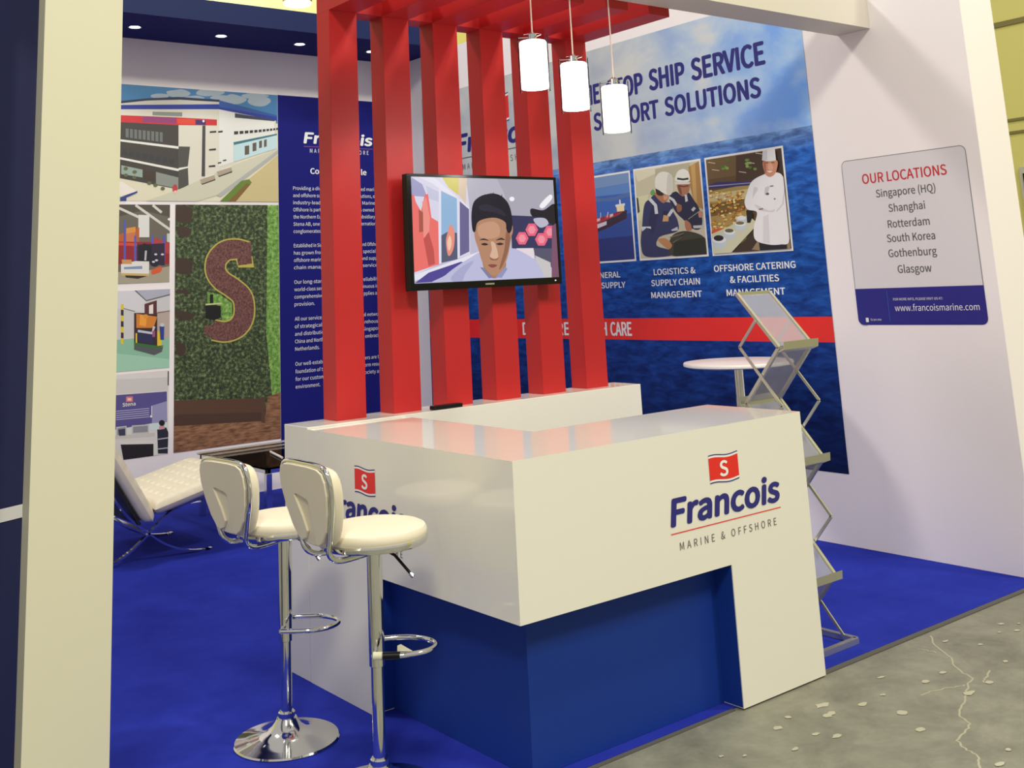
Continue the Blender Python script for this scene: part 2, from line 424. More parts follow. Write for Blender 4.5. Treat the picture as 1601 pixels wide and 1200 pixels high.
# small black remote on the plinth
rm = thing('remote_control', 'flat black remote control lying on the white plinth below the television', 'remote control', (0.76, 1.455, 1.008))
mb = MB(); mb.box(0.672, 0.838, 1.434, 1.474, 1.008, 1.026); obj('body', mb, M_BLACK, rm, bevel=0.004)

# ------------------------------------------------------------------ television
F_TV = Frame((0, 1.40, 0), (1, 0, 0), (0, 0, 1), (0, -1, 0))
tv = thing('television', 'black flat television hung on the red slats showing a man in a shirt', 'television', (1.0, 1.44, 1.558))
mb = MB(); mb.box(.535, 1.472, 1.4005, 1.437, 1.558, 2.108); obj('case', mb, M_BLACK, tv, bevel=0.004)
mb = MB()
for q in ((.535, 1.472, 2.094, 2.108), (.535, 1.472, 1.558, 1.592), (.535, .561, 1.592, 2.094), (1.457, 1.472, 1.592, 2.094)): mb.box(q[0], q[1], 1.394, 1.4005, q[2], q[3])
obj('bezel', mb, mat('gloss_black', (8, 8, 11), 0.2, spec=0.3), tv, bevel=0.001)
mb = MB(); mb.box(.8, 1.2, 1.437, 1.494, 1.72, 1.95); obj('wall_bracket', mb, M_BLACK, tv)
mb = MB(); mb.box(.975, 1.03, 1.3925, 1.394, 1.571, 1.578); obj('badge', mb, M_ALU, tv)
mb = MB(); mb.box(1.425, 1.431, 1.3925, 1.394, 1.574, 1.579); obj('standby_light', mb, mat('led_white', (240, 240, 255), 0.3, emit=1.5), tv)
P = Print(F_TV, .561, 1.457, 1.592, 2.094, [(208, 130), (1323, 157), (1368, 914), (237, 966)], c0=0.0005, emit=0.92)
P.full((196, 192, 214))
P.poly((176, 172, 186), [(700, 100), (1330, 100), (1350, 470), (1000, 430), (930, 250), (860, 150)])
P.poly((190, 186, 200), [(640, 120), (870, 120), (940, 260), (1000, 440), (660, 380)])
P.poly((222, 220, 238), [(200, 120), (640, 120), (670, 370), (675, 740), (440, 810), (230, 905)])
P.poly((166, 164, 204), [(215, 135), (300, 190), (340, 290), (215, 280)])
P.poly((205, 205, 228), [(330, 200), (430, 250), (430, 330), (350, 300)])
P.poly((216, 204, 100), [(450, 130), (585, 130), (582, 275), (505, 215)])
P.poly((226, 202, 178), [(585, 130), (650, 130), (640, 345), (582, 272)])
P.poly((236, 232, 246), [(265, 130), (385, 130), (668, 370), (660, 400), (390, 190)])
P.poly((242, 118, 112), [(212, 270), (235, 275), (250, 330), (290, 400), (320, 270), (345, 265), (372, 450), (425, 482), (432, 815), (234, 880)])
P.poly((246, 150, 140), [(300, 330), (330, 290), (360, 450), (350, 640), (310, 600)])
P.poly((176, 92, 80), [(272, 385), (306, 410), (308, 560), (276, 565)])
P.poly((200, 88, 84), [(310, 620), (350, 560), (390, 700), (400, 810), (350, 830)])
P.poly((150, 186, 222), [(445, 240), (570, 300), (576, 775), (445, 805)])
P.poly((90, 96, 122), [(448, 590), (500, 560), (572, 570), (576, 775), (447, 805)])
P.poly((238, 150, 132), [(485, 640), (500, 560), (520, 505), (552, 560), (545, 690), (505, 750)], True)
P.poly((250, 205, 180), [(495, 650), (515, 590), (530, 650), (510, 710)], True)
P.poly((112, 106, 150), [(590, 320), (665, 385), (668, 715), (592, 752)])
P.poly((232, 230, 246), [(428, 215), (447, 230), (450, 806), (432, 812)]); P.poly((228, 226, 242), [(570, 295), (592, 305), (594, 760), (576, 768)])
P.poly((236, 234, 246), [(232, 900), (745, 715), (745, 770), (560, 850), (236, 945)])
P.poly((84, 74, 152), [(242, 962), (350, 880), (600, 795), (640, 800), (560, 870), (430, 950)])
P.poly((60, 58, 96), [(990, 432), (1170, 440), (1340, 430), (1360, 720), (1000, 690)])
P.poly((40, 36, 46), [(1150, 380), (1245, 392), (1335, 345), (1345, 500), (1290, 490), (1255, 450), (1160, 440)], True)
P.poly((250, 248, 252), [(1218, 352), (1295, 272), (1315, 300), (1245, 376)], True); P.ell((250, 248, 255), 1000, 305, 20, 18)
P.poly((192, 190, 208), [(1168, 462), (1255, 455), (1285, 500), (1220, 528)], True)
for hx, hy in ((1080, 612), (1155, 545), (1230, 620), (1297, 562)):
    P.poly((238, 106, 132), [(hx + 50 * math.cos(math.radians(60 * i)), hy + 56 * math.sin(math.radians(60 * i))) for i in range(6)])
    P.poly((248, 150, 168), [(hx + 30 * math.cos(math.radians(60 * i)), hy + 34 * math.sin(math.radians(60 * i))) for i in range(6)])
P.poly((92, 88, 112), [(1170, 690), (1360, 690), (1370, 880), (1250, 800), (1180, 760)])
P.poly((236, 222, 228), [(1035, 690), (1168, 688), (1175, 770), (1045, 745)]); P.poly((206, 202, 202), [(1180, 745), (1300, 800), (1312, 915), (1235, 915)])
P.poly((130, 86, 112), [(1312, 520), (1370, 470), (1380, 930), (1310, 930)])
P.poly((194, 194, 226), [(400, 985), (480, 900), (570, 830), (680, 760), (760, 720), (870, 760), (985, 690), (1120, 740), (1210, 820), (1250, 930), (1200, 985)], True)
P.poly((174, 174, 212), [(520, 930), (600, 840), (700, 790), (640, 880), (600, 960)], True)
P.poly((176, 126, 100), [(770, 790), (850, 850), (950, 800), (930, 890), (860, 925), (800, 890)], True)
P.poly((128, 132, 168), [(750, 838), (775, 840), (850, 918), (820, 925)]); P.poly((150, 152, 190), [(870, 918), (945, 835), (965, 850), (920, 920)])
P.poly((186, 138, 110), [(703, 470), (708, 600), (735, 690), (768, 800), (820, 880), (868, 905), (920, 862), (962, 770), (985, 660), (998, 540), (965, 440), (830, 420), (740, 430)], True)
P.poly((204, 156, 128), [(735, 520), (840, 480), (900, 520), (890, 600), (760, 610)], True)
P.poly((150, 104, 82), [(955, 560), (990, 560), (975, 690), (930, 820), (900, 850), (940, 700)], True)
P.poly((222, 182, 156), [(835, 640), (868, 655), (892, 755), (860, 770), (828, 752), (842, 700)], True)
P.poly((150, 104, 84), [(825, 760), (862, 776), (896, 760), (880, 782), (838, 782)], True)
P.poly((74, 54, 50), [(745, 626), (780, 612), (818, 630), (780, 626)], True); P.poly((74, 54, 50), [(872, 628), (915, 608), (945, 625), (910, 624)], True)
P.poly((64, 44, 42), [(758, 658), (785, 648), (814, 660), (785, 668)], True); P.poly((64, 44, 42), [(876, 656), (905, 646), (935, 656), (905, 666)], True)
P.poly((142, 78, 74), [(812, 822), (845, 814), (884, 822), (848, 842)], True)
P.poly((192, 142, 116), [(988, 520), (1004, 515), (1004, 570), (985, 600)], True)
P.poly((38, 35, 48), [(690, 545), (682, 430), (698, 335), (745, 288), (800, 268), (860, 262), (925, 288), (975, 350), (1000, 450), (998, 540), (975, 572), (955, 540), (945, 485), (870, 452), (780, 462), (728, 492), (712, 560)], True)
P.poly((50, 47, 64), [(740, 360), (800, 345), (850, 360), (930, 400), (950, 440), (860, 410), (760, 395)], True)
for hx in range(760, 930, 22): P.poly((38, 35, 48), [(hx - 16, 330), (hx + 14, 330), (hx + 6, 262 + abs(hx - 840) * .28 - 8 * (hx % 3))])
P.build('screen', tv)

# ------------------------------------------------------------------ three glass pendant lamps
M_GLOW = mat('frosted_glass_glow', (255, 252, 250), 0.4, emit=2.2)
M_CLEAR = bpy.data.materials.new('clear_glass'); M_CLEAR.use_nodes = True
def thin_glass(m, tint, fac, rough=0.03):
    nt = m.node_tree; N = nt.nodes; N.clear()
    o = N.new('ShaderNodeOutputMaterial'); mx = N.new('ShaderNodeMixShader'); t = N.new('ShaderNodeBsdfTransparent'); g = N.new('ShaderNodeBsdfGlossy'); fr = N.new('ShaderNodeLayerWeight')
    t.inputs[0].default_value = tint; g.inputs['Roughness'].default_value = rough; fr.inputs['Blend'].default_value = fac
    nt.links.new(fr.outputs['Fresnel'], mx.inputs[0]); nt.links.new(t.outputs[0], mx.inputs[1]); nt.links.new(g.outputs[0], mx.inputs[2]); nt.links.new(mx.outputs[0], o.inputs[0])
thin_glass(M_CLEAR, (0.93, 0.95, 0.95, 1), 0.06)
LAMPS = [(0.806, 2.411, 'highest'), (1.046, 2.330, 'middle'), (1.297, 2.240, 'lowest')]
for x, z, w in LAMPS:
    y = 0.73
    lp = thing('pendant_lamp', {'highest': 'lit glass cylinder pendant lamp, leftmost and hung highest of three', 'middle': 'lit glass cylinder pendant lamp hung between the two others', 'lowest': 'lit glass cylinder pendant lamp, rightmost and hung lowest of three'}[w], 'lamp', (x, y, 2.94), 'pendant lamps over the counter')
    mb = MB(); mb.tube([(x, y, z + 0.27), (x, y, 2.94)], 0.0035, n=8); obj('cord', mb, mat('pale_cord', (214, 190, 180), 0.4), lp, smooth=True)
    mb = MB(); mb.lathe([(0.066, z), (0.0685, z), (0.0685, z + 0.25), (0.066, z + 0.25)], x, y, caps=False); obj('outer_glass', mb, M_CLEAR, lp, smooth=True)
    mb = MB(); mb.lathe([(0.0, z + 0.012), (0.06, z + 0.012), (0.062, z + 0.02), (0.062, z + 0.222), (0.058, z + 0.228), (0.0, z + 0.228)], x, y); obj('diffuser', mb, M_GLOW, lp, smooth=True)
    mb = MB(); mb.lathe([(0.0, z + .228), (0.02, z + .229), (0.02, z + .262), (0.008, z + .272), (0.0, z + .273)], x, y)
    for k in range(3):
        a = 2.1 * k + 0.4; mb.bar([(x, y, z + .247), (x + .068 * math.cos(a), y + .068 * math.sin(a), z + .247)], 0.006, 0.004)
    obj('cap', mb, M_CHROME, lp, smooth=True)
    l = bpy.data.lights.new('pendant_glow', 'POINT'); l.energy = 3.2; l.shadow_soft_size = .05; l.color = (1, .97, .94)
    o = bpy.data.objects.new('pendant_glow', l); COL.objects.link(o); o.parent = lp; o.location = (0, 0, z - .06 - 2.94)

# ------------------------------------------------------------------ sea mural on the right wall
MU = thing('wall_mural', 'huge sea and sky wall mural with headline and framed photos', 'mural', (XW, 3.1, 0.4))
Y0, Y1, ZH, ZT = 1.095, 5.35, 2.433, 3.29
M_SKY = mat('sky_print', (150, 170, 205), 0.5)
nt, N, L, b = nodes(M_SKY)
g = N.new('ShaderNodeNewGeometry'); sx = N.new('ShaderNodeSeparateXYZ'); L.new(g.outputs['Position'], sx.inputs[0])
mr = N.new('ShaderNodeMapRange'); mr.inputs['From Min'].default_value = 2.9; mr.inputs['From Max'].default_value = 1.1; L.new(sx.outputs['Y'], mr.inputs['Value'])
cr, mp = noise_ramp(M_SKY, [(0.38, (104, 164, 250)), (0.52, (160, 198, 246)), (0.64, (214, 218, 226))], (1, 1, 1.6), 1.5, 6, 0.55, 0.2, input_=None)
cr2 = N.new('ShaderNodeValToRGB')
for el, (p, c) in zip(cr2.color_ramp.elements, [(0.35, (168, 178, 196)), (0.6, (206, 208, 206))]): el.position = p; el.color = lin(c)
L.new(cr.inputs[0].links[0].from_socket, cr2.inputs[0])
mx = N.new('ShaderNodeMix'); mx.data_type = 'RGBA'; L.new(mr.outputs[0], mx.inputs['Factor']); L.new(cr2.outputs[0], mx.inputs['A']); L.new(cr.outputs[0], mx.inputs['B']); L.new(mx.outputs['Result'], b.inputs['Base Color'])
M_SEA = mat('sea_print', (30, 70, 150), 0.6, spec=0.15)
nt, N, L, b = nodes(M_SEA)
cr, mp = noise_ramp(M_SEA, [(0.3, (92, 96, 130)), (0.48, (176, 180, 200)), (0.66, (255, 255, 255))], (1, 1.0, 3.6), 7.0, 9, 0.62, 0.5, input_=None)
g = N.new('ShaderNodeNewGeometry'); sx = N.new('ShaderNodeSeparateXYZ'); L.new(g.outputs['Position'], sx.inputs[0])
mr = N.new('ShaderNodeMapRange'); mr.inputs['From Min'].default_value = 0.4; mr.inputs['From Max'].default_value = ZH; L.new(sx.outputs['Z'], mr.inputs['Value'])
c2 = N.new('ShaderNodeValToRGB'); e = c2.color_ramp.elements
while len(e) < 5: e.new(0.5)
for el, (p, c) in zip(e, [(0.0, (12, 32, 84)), (0.4, (30, 74, 160)), (0.62, (38, 100, 190)), (0.93, (62, 128, 226)), (1.0, (140, 184, 238))]): el.position = p; el.color = lin(c)
L.new(mr.outputs[0], c2.inputs[0])
mx = N.new('ShaderNodeMix'); mx.data_type = 'RGBA'; mx.blend_type = 'MULTIPLY'; mx.inputs['Factor'].default_value = 0.85
L.new(c2.outputs[0], mx.inputs['A']); L.new(cr.outputs[0], mx.inputs['B']); L.new(mx.outputs['Result'], b.inputs['Base Color'])
mb = MB(); rect(mb, F_MURAL, -Y1, -Y0, ZH, ZT, 0.003); obj('sky_print', mb, M_SKY, MU)
mb = MB(); rect(mb, F_MURAL, -Y1, -Y0, 0.40, ZH, 0.003); obj('sea_print', mb, M_SEA, MU)
mb = MB(); rect(mb, F_MURAL, -Y1, -Y0, 1.139, 1.288, 0.0035); obj('ribbon', mb, mat('ribbon_red', (232, 36, 32), 0.45), MU)
mb = MB()
for w, a0, a1 in (('DELIVERED', -4.02, -3.37), ('WITH', -3.32, -3.046), ('CARE', -3.003, -2.79)): text(mb, F_MURAL, w, a0, a1, 1.168, 0.092, 0.004, bold=0.04)
obj('slogan', mb, M_VWHITE, MU)
mb = MB()
for w, a0, a1, b0, cp_ in (('ONE', -3.21, -2.957, 2.878, .142), ('STOP', -2.87, -2.50, 2.878, .142), ('SHIP', -2.425, -2.094, 2.880, .142), ('SERVICE', -2.02, -1.402, 2.880, .143),
                      ('&', -3.18, -3.103, 2.674, .124), ('SUPPORT', -3.03, -2.363, 2.674, .124), ('SOLUTIONS', -2.293, -1.458, 2.674, .124)):
    text(mb, F_MURAL, w, a0, a1, b0, cp_, 0.004, bold=0.06)
obj('headline', mb, M_VBLUE, MU)
fl = flag(MU, Frame((XW - 0.003, 0, 0), (0, -1, 0), (0, 0, 1), (-1, 0, 0)), -4.44, -4.055, 2.90, 3.14)
mb = MB(); fm = F_MURAL
text(mb, fm, 'Francois', -4.80, -3.72, 2.72, 0.155, 0.005, bold=0.075, shear=0.12); obj('logo_name', mb, M_VBLUE, MU)
mb = MB(); rect(mb, fm, -4.80, -3.72, 2.664, 2.671, 0.005); obj('logo_line', mb, M_VGREY, MU)
mb = MB(); text(mb, fm, 'MARINE & OFFSHORE', -4.74, -3.78, 2.565, 0.05, 0.005, space=1.25); obj('logo_tagline', mb, M_VGREY, MU)
for lines in ((('OFFSHORE CATERING', -1.974, -1.321, 1.583), ('& FACILITIES', -1.847, -1.455, 1.507), ('MANAGEMENT', -1.884, -1.418, 1.425)),
              (('LOGISTICS &', -2.526, -2.141, 1.581), ('SUPPLY CHAIN', -2.558, -2.108, 1.507), ('MANAGEMENT', -2.567, -2.10, 1.424)),
              (('GENERAL', -3.17, -2.866, 1.579), ('SHIP SUPPLY', -3.24, -2.82, 1.505))):
    for body, a0, a1, bs in lines:
        mb = MB(); text(mb, fm, body, a0, a1, bs, 0.040, 0.004, bold=0.04); obj('caption_line', mb, M_VWHITE, MU)
def framed(name, y0, y1, z0, z1):
    mb = MB(); rect(mb, fm, -y1, -y0, z0, z1, 0.0045); return obj(name, mb, M_VWHITE, MU)
G = 0.014
# photo of a tanker
f_ = framed('photo_border', 2.69, 3.335, 1.686, 2.334)
P = Print(fm, -3.335 + G, -2.69 - G, 1.686 + G, 2.334 - G, [(210, 192), (731, 110), (791, 924), (258, 958)], c0=0.005)
P.full((56, 100, 186)); P.poly((120, 150, 196), [(200, 170), (760, 80), (760, 270), (200, 350)]); P.poly((92, 134, 200), [(200, 300), (760, 200), (760, 300), (200, 360)])
P.poly((82, 112, 166), [(200, 380), (400, 340), (500, 352), (600, 340), (740, 295), (745, 330), (600, 375), (200, 400)])
P.poly((40, 72, 150), [(200, 620), (790, 480), (800, 960), (200, 990)]); P.poly((28, 46, 120), [(200, 760), (795, 700), (800, 960), (200, 990)])
P.poly((60, 26, 50), [(240, 720), (400, 690), (560, 620), (715, 540), (718, 500), (400, 560), (240, 640)]); P.poly((44, 38, 60), [(240, 690), (420, 640), (715, 520), (718, 465), (690, 462), (400, 560), (240, 640)])
P.poly((170, 46, 62), [(250, 620), (410, 545), (540, 515), (690, 470), (640, 510), (420, 600), (250, 690)]); P.poly((210, 200, 215), [(430, 600), (530, 565), (530, 600), (432, 640)])
for i in range(6): P.poly([(200, 70, 80), (226, 190, 190), (150, 40, 60)][i % 3], [(400 + 40 * i, 560 - 14 * i), (430 + 40 * i, 550 - 14 * i), (430 + 40 * i, 575 - 14 * i), (400 + 40 * i, 588 - 14 * i)])
P.poly((240, 222, 168), [(620, 425), (692, 412), (695, 470), (628, 478)]); P.poly((226, 226, 226), [(612, 412), (700, 398), (700, 420), (612, 432)]); P.stroke((230, 230, 235), [(655, 410), (652, 365)], 14)
P.stroke((220, 220, 226), [(475, 535), (475, 485)], 5); P.stroke((220, 200, 206), [(535, 530), (545, 480)], 8)
P.build('photo', f_)
# photo of two workers
f_ = framed('photo_border', 2.01, 2.655, 1.686, 2.338)
P = Print(fm, -2.655 + G, -2.01 - G, 1.686 + G, 2.338 - G, [(788, 99), (1386, 5), (1463, 878), (850, 920)], c0=0.005)
P.full((202, 196, 168)); P.poly((224, 218, 190), [(780, 90), (1050, 50), (1010, 110), (820, 200)]); P.poly((184, 178, 152), [(980, 80), (1300, 20), (1300, 130), (1180, 160), (980, 160)])
P.poly((176, 132, 74), [(1290, 60), (1400, 0), (1440, 460), (1350, 430), (1300, 230)]); P.poly((200, 160, 100), [(1310, 50), (1350, 30), (1370, 400), (1340, 400)]); P.poly((120, 84, 50), [(1395, 20), (1410, 20), (1440, 460), (1420, 460)])
P.poly((214, 214, 174), [(810, 340), (920, 320), (900, 420), (850, 560), (820, 560)]); P.poly((96, 160, 90), [(935, 300), (960, 270), (980, 300), (975, 325), (945, 325)], True)
P.poly((60, 54, 50), [(806, 350), (822, 350), (838, 480), (815, 500)]); P.poly((210, 202, 178), [(1100, 700), (1450, 560), (1470, 720), (1250, 760)])
P.poly((34, 36, 68), [(1110, 350), (1170, 290), (1230, 330), (1290, 300), (1340, 370), (1385, 440), (1420, 560), (1400, 640), (1330, 640), (1250, 560), (1170, 480)], True)
P.poly((168, 116, 84), [(1185, 200), (1290, 190), (1300, 270), (1275, 320), (1235, 335), (1200, 300)], True); P.poly((120, 76, 58), [(1190, 240), (1215, 245), (1230, 320), (1205, 300)], True)
P.stroke((120, 34, 40), [(1195, 235), (1245, 245), (1290, 236)], 12); P.poly((232, 230, 222), [(1168, 190), (1185, 110), (1240, 80), (1290, 110), (1300, 190), (1240, 200)], True)
P.stroke((40, 38, 40), [(1185, 170), (1240, 178), (1290, 170)], 18); P.poly((216, 214, 210), [(1160, 205), (1240, 195), (1310, 205), (1300, 222), (1170, 225)])
P.poly((208, 208, 216), [(1255, 320), (1275, 320), (1285, 380), (1262, 390)]); P.stroke((204, 206, 214), [(1110, 345), (1150, 370), (1180, 420)], 24); P.stroke((200, 202, 212), [(1325, 470), (1350, 440)], 26)
P.poly((150, 98, 70), [(1180, 410), (1225, 420), (1225, 470), (1190, 480)], True)
P.poly((48, 52, 96), [(880, 420), (930, 360), (985, 320), (1040, 380), (1130, 400), (1150, 480), (1190, 560), (1190, 660), (1060, 700), (1010, 730), (1000, 800), (1120, 840), (1130, 890), (900, 900), (850, 790), (860, 620)], True)
P.poly((36, 40, 80), [(960, 400), (1010, 420), (1000, 560), (960, 680), (920, 620)], True); P.poly((30, 34, 70), [(1060, 470), (1120, 500), (1110, 560), (1050, 570)], True)
P.poly((204, 160, 110), [(1060, 510), (1110, 520), (1105, 570), (1050, 572)]); P.stroke((206, 210, 218), [(930, 360), (985, 420), (995, 500)], 30); P.stroke((206, 210, 218), [(1105, 520), (1145, 460)], 28)
P.poly((206, 210, 216), [(856, 620), (940, 618), (945, 640), (900, 630), (862, 665)]); P.poly((200, 204, 210), [(1130, 650), (1190, 620), (1195, 655), (1140, 660)])
P.poly((172, 116, 78), [(975, 300), (1090, 310), (1105, 350), (1070, 395), (1040, 390), (990, 340)], True); P.poly((206, 150, 126), [(1060, 330), (1100, 330), (1095, 360), (1065, 370)], True); P.poly((46, 36, 34), [(985, 270), (1010, 265), (1060, 310), (1040, 330), (1000, 320)], True)
P.poly((228, 226, 214), [(982, 250), (985, 160), (1030, 110), (1090, 110), (1140, 150), (1150, 240), (1130, 318), (1080, 318), (1020, 280)], True); P.poly((206, 204, 192), [(1100, 130), (1150, 180), (1130, 310), (1090, 310)], True)
P.poly((66, 62, 46), [(1130, 720), (1260, 660), (1440, 720), (1465, 880), (1140, 890)], True); P.poly((40, 40, 30), [(1160, 760), (1440, 720), (1465, 890), (1150, 890)]); P.stroke((120, 112, 92), [(1120, 720), (1260, 680), (1220, 720), (1150, 770)], 10)
P.poly((196, 138, 92), [(1010, 740), (1080, 730), (1140, 790), (1110, 830), (1050, 790)], True); P.poly((186, 120, 86), [(1260, 560), (1310, 590), (1320, 650), (1270, 650)], True); P.stroke((170, 168, 160), [(1290, 550), (1400, 470)], 6)
P.poly((200, 140, 110), [(1385, 480), (1420, 480), (1415, 530), (1390, 530)], True); P.poly((204, 204, 204), [(1335, 610), (1425, 605), (1425, 632), (1340, 635)])
P.build('photo', f_)
# photo of a chef at a buffet
f_ = framed('photo_border', 1.324, 1.976, 1.686, 2.338)
P = Print(fm, -1.976 + G, -1.324 - G, 1.686 + G, 2.338 - G, [(90, 210), (816, 95), (914, 1070), (168, 1120)], c0=0.005)
P.full((96, 72, 44)); P.poly((112, 88, 54), [(90, 200), (650, 110), (640, 330), (100, 400)]); P.poly((72, 50, 36), [(380, 170), (650, 130), (650, 400), (380, 420)]); P.poly((62, 42, 34), [(770, 90), (840, 90), (850, 380), (780, 320)])
for q in range(14): P.ell([(110, 150, 60), (80, 116, 44), (140, 170, 80)][q % 3], random.choice([270, 530]) + random.uniform(-50, 50), random.uniform(210, 300), 18, 14, 8)
for q in ((140, 240), (520, 240), (180, 310), (600, 150), (440, 330)): P.stroke((196, 186, 160), [(q[0] - 30, q[1] - 6), (q[0] + 40, q[1] + 4)], 8)
P.poly((172, 146, 84), [(115, 520), (520, 440), (480, 1000), (150, 1120)]); P.poly((52, 44, 104), [(118, 455), (200, 425), (540, 415), (530, 455), (118, 490)]); P.poly((160, 156, 186), [(118, 462), (530, 428), (530, 436), (118, 472)])
P.poly((206, 190, 140), [(120, 545), (500, 490), (490, 580), (125, 620)]); P.poly((120, 92, 40), [(130, 640), (480, 580), (470, 700), (140, 760)])
FOOD = [(226, 170, 70), (244, 208, 120), (214, 122, 50), (196, 148, 60), (250, 226, 160), (168, 110, 40), (226, 196, 96)]
for q in range(120):
    t = random.random(); x = random.uniform(130, 480 - 60 * t); y = 520 + 360 * t + random.uniform(-12, 12)
    P.ell(FOOD[q % 7], x, y, random.uniform(9, 20), random.uniform(7, 14), 7)
P.poly((208, 92, 50), [(160, 890), (250, 870), (250, 910), (165, 940)], True); P.poly((206, 204, 174), [(170, 1130), (150, 930), (330, 850), (500, 740), (600, 830), (340, 1110)])
P.poly((60, 44, 34), [(350, 1110), (600, 860), (610, 1100)]); P.poly((150, 126, 96), [(540, 1080), (620, 960), (920, 1000), (920, 1110)])
for bx, by, r in ((225, 1010, 78), (325, 930, 64), (430, 850, 60), (440, 790, 50)):
    P.ell((196, 206, 212), bx, by, r, r * .8); P.ell((226, 230, 232), bx, by - r * .35, r * .85, r * .42)
P.ell((30, 26, 40), 220, 968, 48, 28); P.ell((96, 92, 70), 322, 896, 42, 18); P.ell((120, 108, 66), 426, 822, 40, 16)
P.poly((28, 24, 24), [(486, 700), (520, 690), (555, 740), (545, 770), (525, 820), (495, 820)])
P.poly((30, 28, 38), [(605, 990), (880, 1000), (882, 1090), (620, 1095)])
P.poly((236, 234, 238), [(660, 350), (770, 330), (840, 370), (870, 520), (890, 760), (900, 1000), (820, 1030), (700, 1030), (575, 985), (560, 860), (590, 720), (500, 690), (470, 620), (490, 540), (540, 420)], True)
P.poly((212, 208, 216), [(560, 480), (600, 490), (560, 560), (548, 590)], True); P.poly((214, 210, 216), [(570, 640), (700, 700), (760, 690), (740, 716), (620, 700)], True); P.poly((204, 198, 208), [(670, 480), (710, 470), (690, 540), (665, 545)], True)
P.poly((220, 216, 222), [(650, 760), (700, 740), (715, 1020), (650, 1010)]); P.stroke((206, 202, 210), [(860, 480), (840, 640), (780, 710)], 10); P.stroke((150, 110, 110), [(608, 690), (650, 684)], 14)
P.stroke((120, 110, 120), [(715, 466), (750, 462)], 12); P.ell((90, 80, 84), 692, 540, 16, 12); P.ell((120, 110, 114), 762, 588, 10, 7)
P.poly((206, 142, 112), [(652, 220), (782, 215), (782, 300), (755, 355), (710, 375), (668, 340)], True); P.poly((170, 106, 84), [(652, 230), (672, 230), (680, 330), (662, 320)], True); P.poly((226, 166, 136), [(700, 250), (735, 250), (745, 300), (700, 300)], True)
P.stroke((70, 50, 44), [(672, 240), (698, 236)], 8); P.stroke((70, 50, 44), [(730, 236), (760, 236)], 8); P.poly((236, 220, 210), [(690, 318), (740, 316), (715, 334)], True)
P.poly((232, 232, 234), [(640, 215), (648, 100), (762, 90), (775, 215), (710, 225)]); P.poly((206, 208, 214), [(650, 100), (690, 105), (690, 210), (645, 215)])
P.build('photo', f_)

# ------------------------------------------------------------------ prints on the back wall
def back_print(name, label, x0, x1, z0, z1, corners):
    P = Print(F_BACK, x0, x1, z0, z1, corners, c0=0.003); P.meta = (name, label, ((x0 + x1) / 2, YB, z0)); return P
def finish(P):
    o = tag(P.build(P.meta[0], loc=P.meta[2]), P.meta[1], 'wall print'); return o
P = back_print('factory_photo', 'wide photo print of a white factory with red band, topmost on back wall', .45, 2.005, 2.362, 3.303, [(-81, 50), (1504, 164), (1514, 1118), (-104, 1106)])
P.full((226, 220, 196)); P.poly((70, 132, 184), [(-90, 40), (1520, 160), (1520, 420), (-90, 300)])
for x, y, rx, ry in ((450, 170, 90, 22), (620, 150, 120, 34), (900, 140, 130, 40), (1120, 200, 120, 40), (1350, 220, 110, 40), (760, 190, 100, 20), (1300, 170, 120, 24), (-20, 120, 60, 20), (1000, 190, 90, 26)):
    P.poly((170, 186, 200), [(x + rx * math.cos(a * .63) * random.uniform(.8, 1.1), y + ry * math.sin(a * .63) * random.uniform(.7, 1.2)) for a in range(10)], True)
P.poly((214, 212, 200), [(-90, 240), (300, 205), (640, 205), (980, 225), (1490, 360), (1500, 600), (1110, 780), (850, 900), (640, 1000), (-100, 700)])
P.poly((40, 52, 86), [(-90, 235), (350, 192), (620, 180), (990, 205), (990, 225), (640, 205), (350, 212), (-90, 258)])
P.poly((40, 60, 160), [(-90, 255), (300, 250), (980, 245), (1500, 345), (1500, 395), (985, 290), (-90, 290)]); P.poly((52, 92, 168), [(985, 210), (1500, 345), (1500, 360), (985, 270)])
P.poly((222, 218, 204), [(-90, 292), (985, 292), (985, 880), (640, 990), (-90, 700)]); P.poly((230, 230, 226), [(985, 296), (1480, 395), (1480, 640), (1110, 760), (985, 800)])
P.poly((140, 146, 140), [(390, 312), (655, 318), (655, 356), (390, 345)]); P.poly((60, 66, 80), [(1125, 325), (1480, 385), (1480, 398), (1125, 365)])
P.poly((206, 44, 56), [(-90, 335), (600, 362), (965, 382), (965, 436), (620, 432), (-90, 395)]); P.poly((150, 60, 120), [(300, 352), (600, 365), (600, 420), (300, 405)]); P.poly((226, 72, 56), [(610, 372), (770, 380), (770, 425), (612, 420)]); P.poly((60, 44, 110), [(775, 384), (865, 388), (865, 430), (775, 428)]); P.ell((235, 235, 240), 845, 396, 10, 12, 8)
P.poly((66, 62, 60), [(-90, 395), (622, 432), (622, 1005), (-90, 870)])
for r0, r1 in (((-90, 535), (622, 622)), ((-90, 680), (622, 822))): P.poly((232, 232, 226), [r0, r1, (r1[0], r1[1] + 22), (r0[0], r0[1] + 18)])
P.poly((78, 76, 74), [(622, 622), (725, 625), (705, 800), (712, 965), (640, 1005), (622, 1005)]); P.poly((232, 232, 226), [(622, 815), (712, 800), (712, 812), (622, 836)])
for i in range(9): P.poly((112, 116, 118), [(150 + 38 * i, 462 + 4 * i), (176 + 38 * i, 465 + 4 * i), (176 + 38 * i, 545 + 5 * i), (150 + 38 * i, 540 + 5 * i)])
for i in range(8): P.poly((54, 58, 66), [(120 + 60 * i, 650 + 11 * i), (160 + 60 * i, 656 + 11 * i), (160 + 60 * i, 700 + 11 * i), (120 + 60 * i, 694 + 11 * i)])
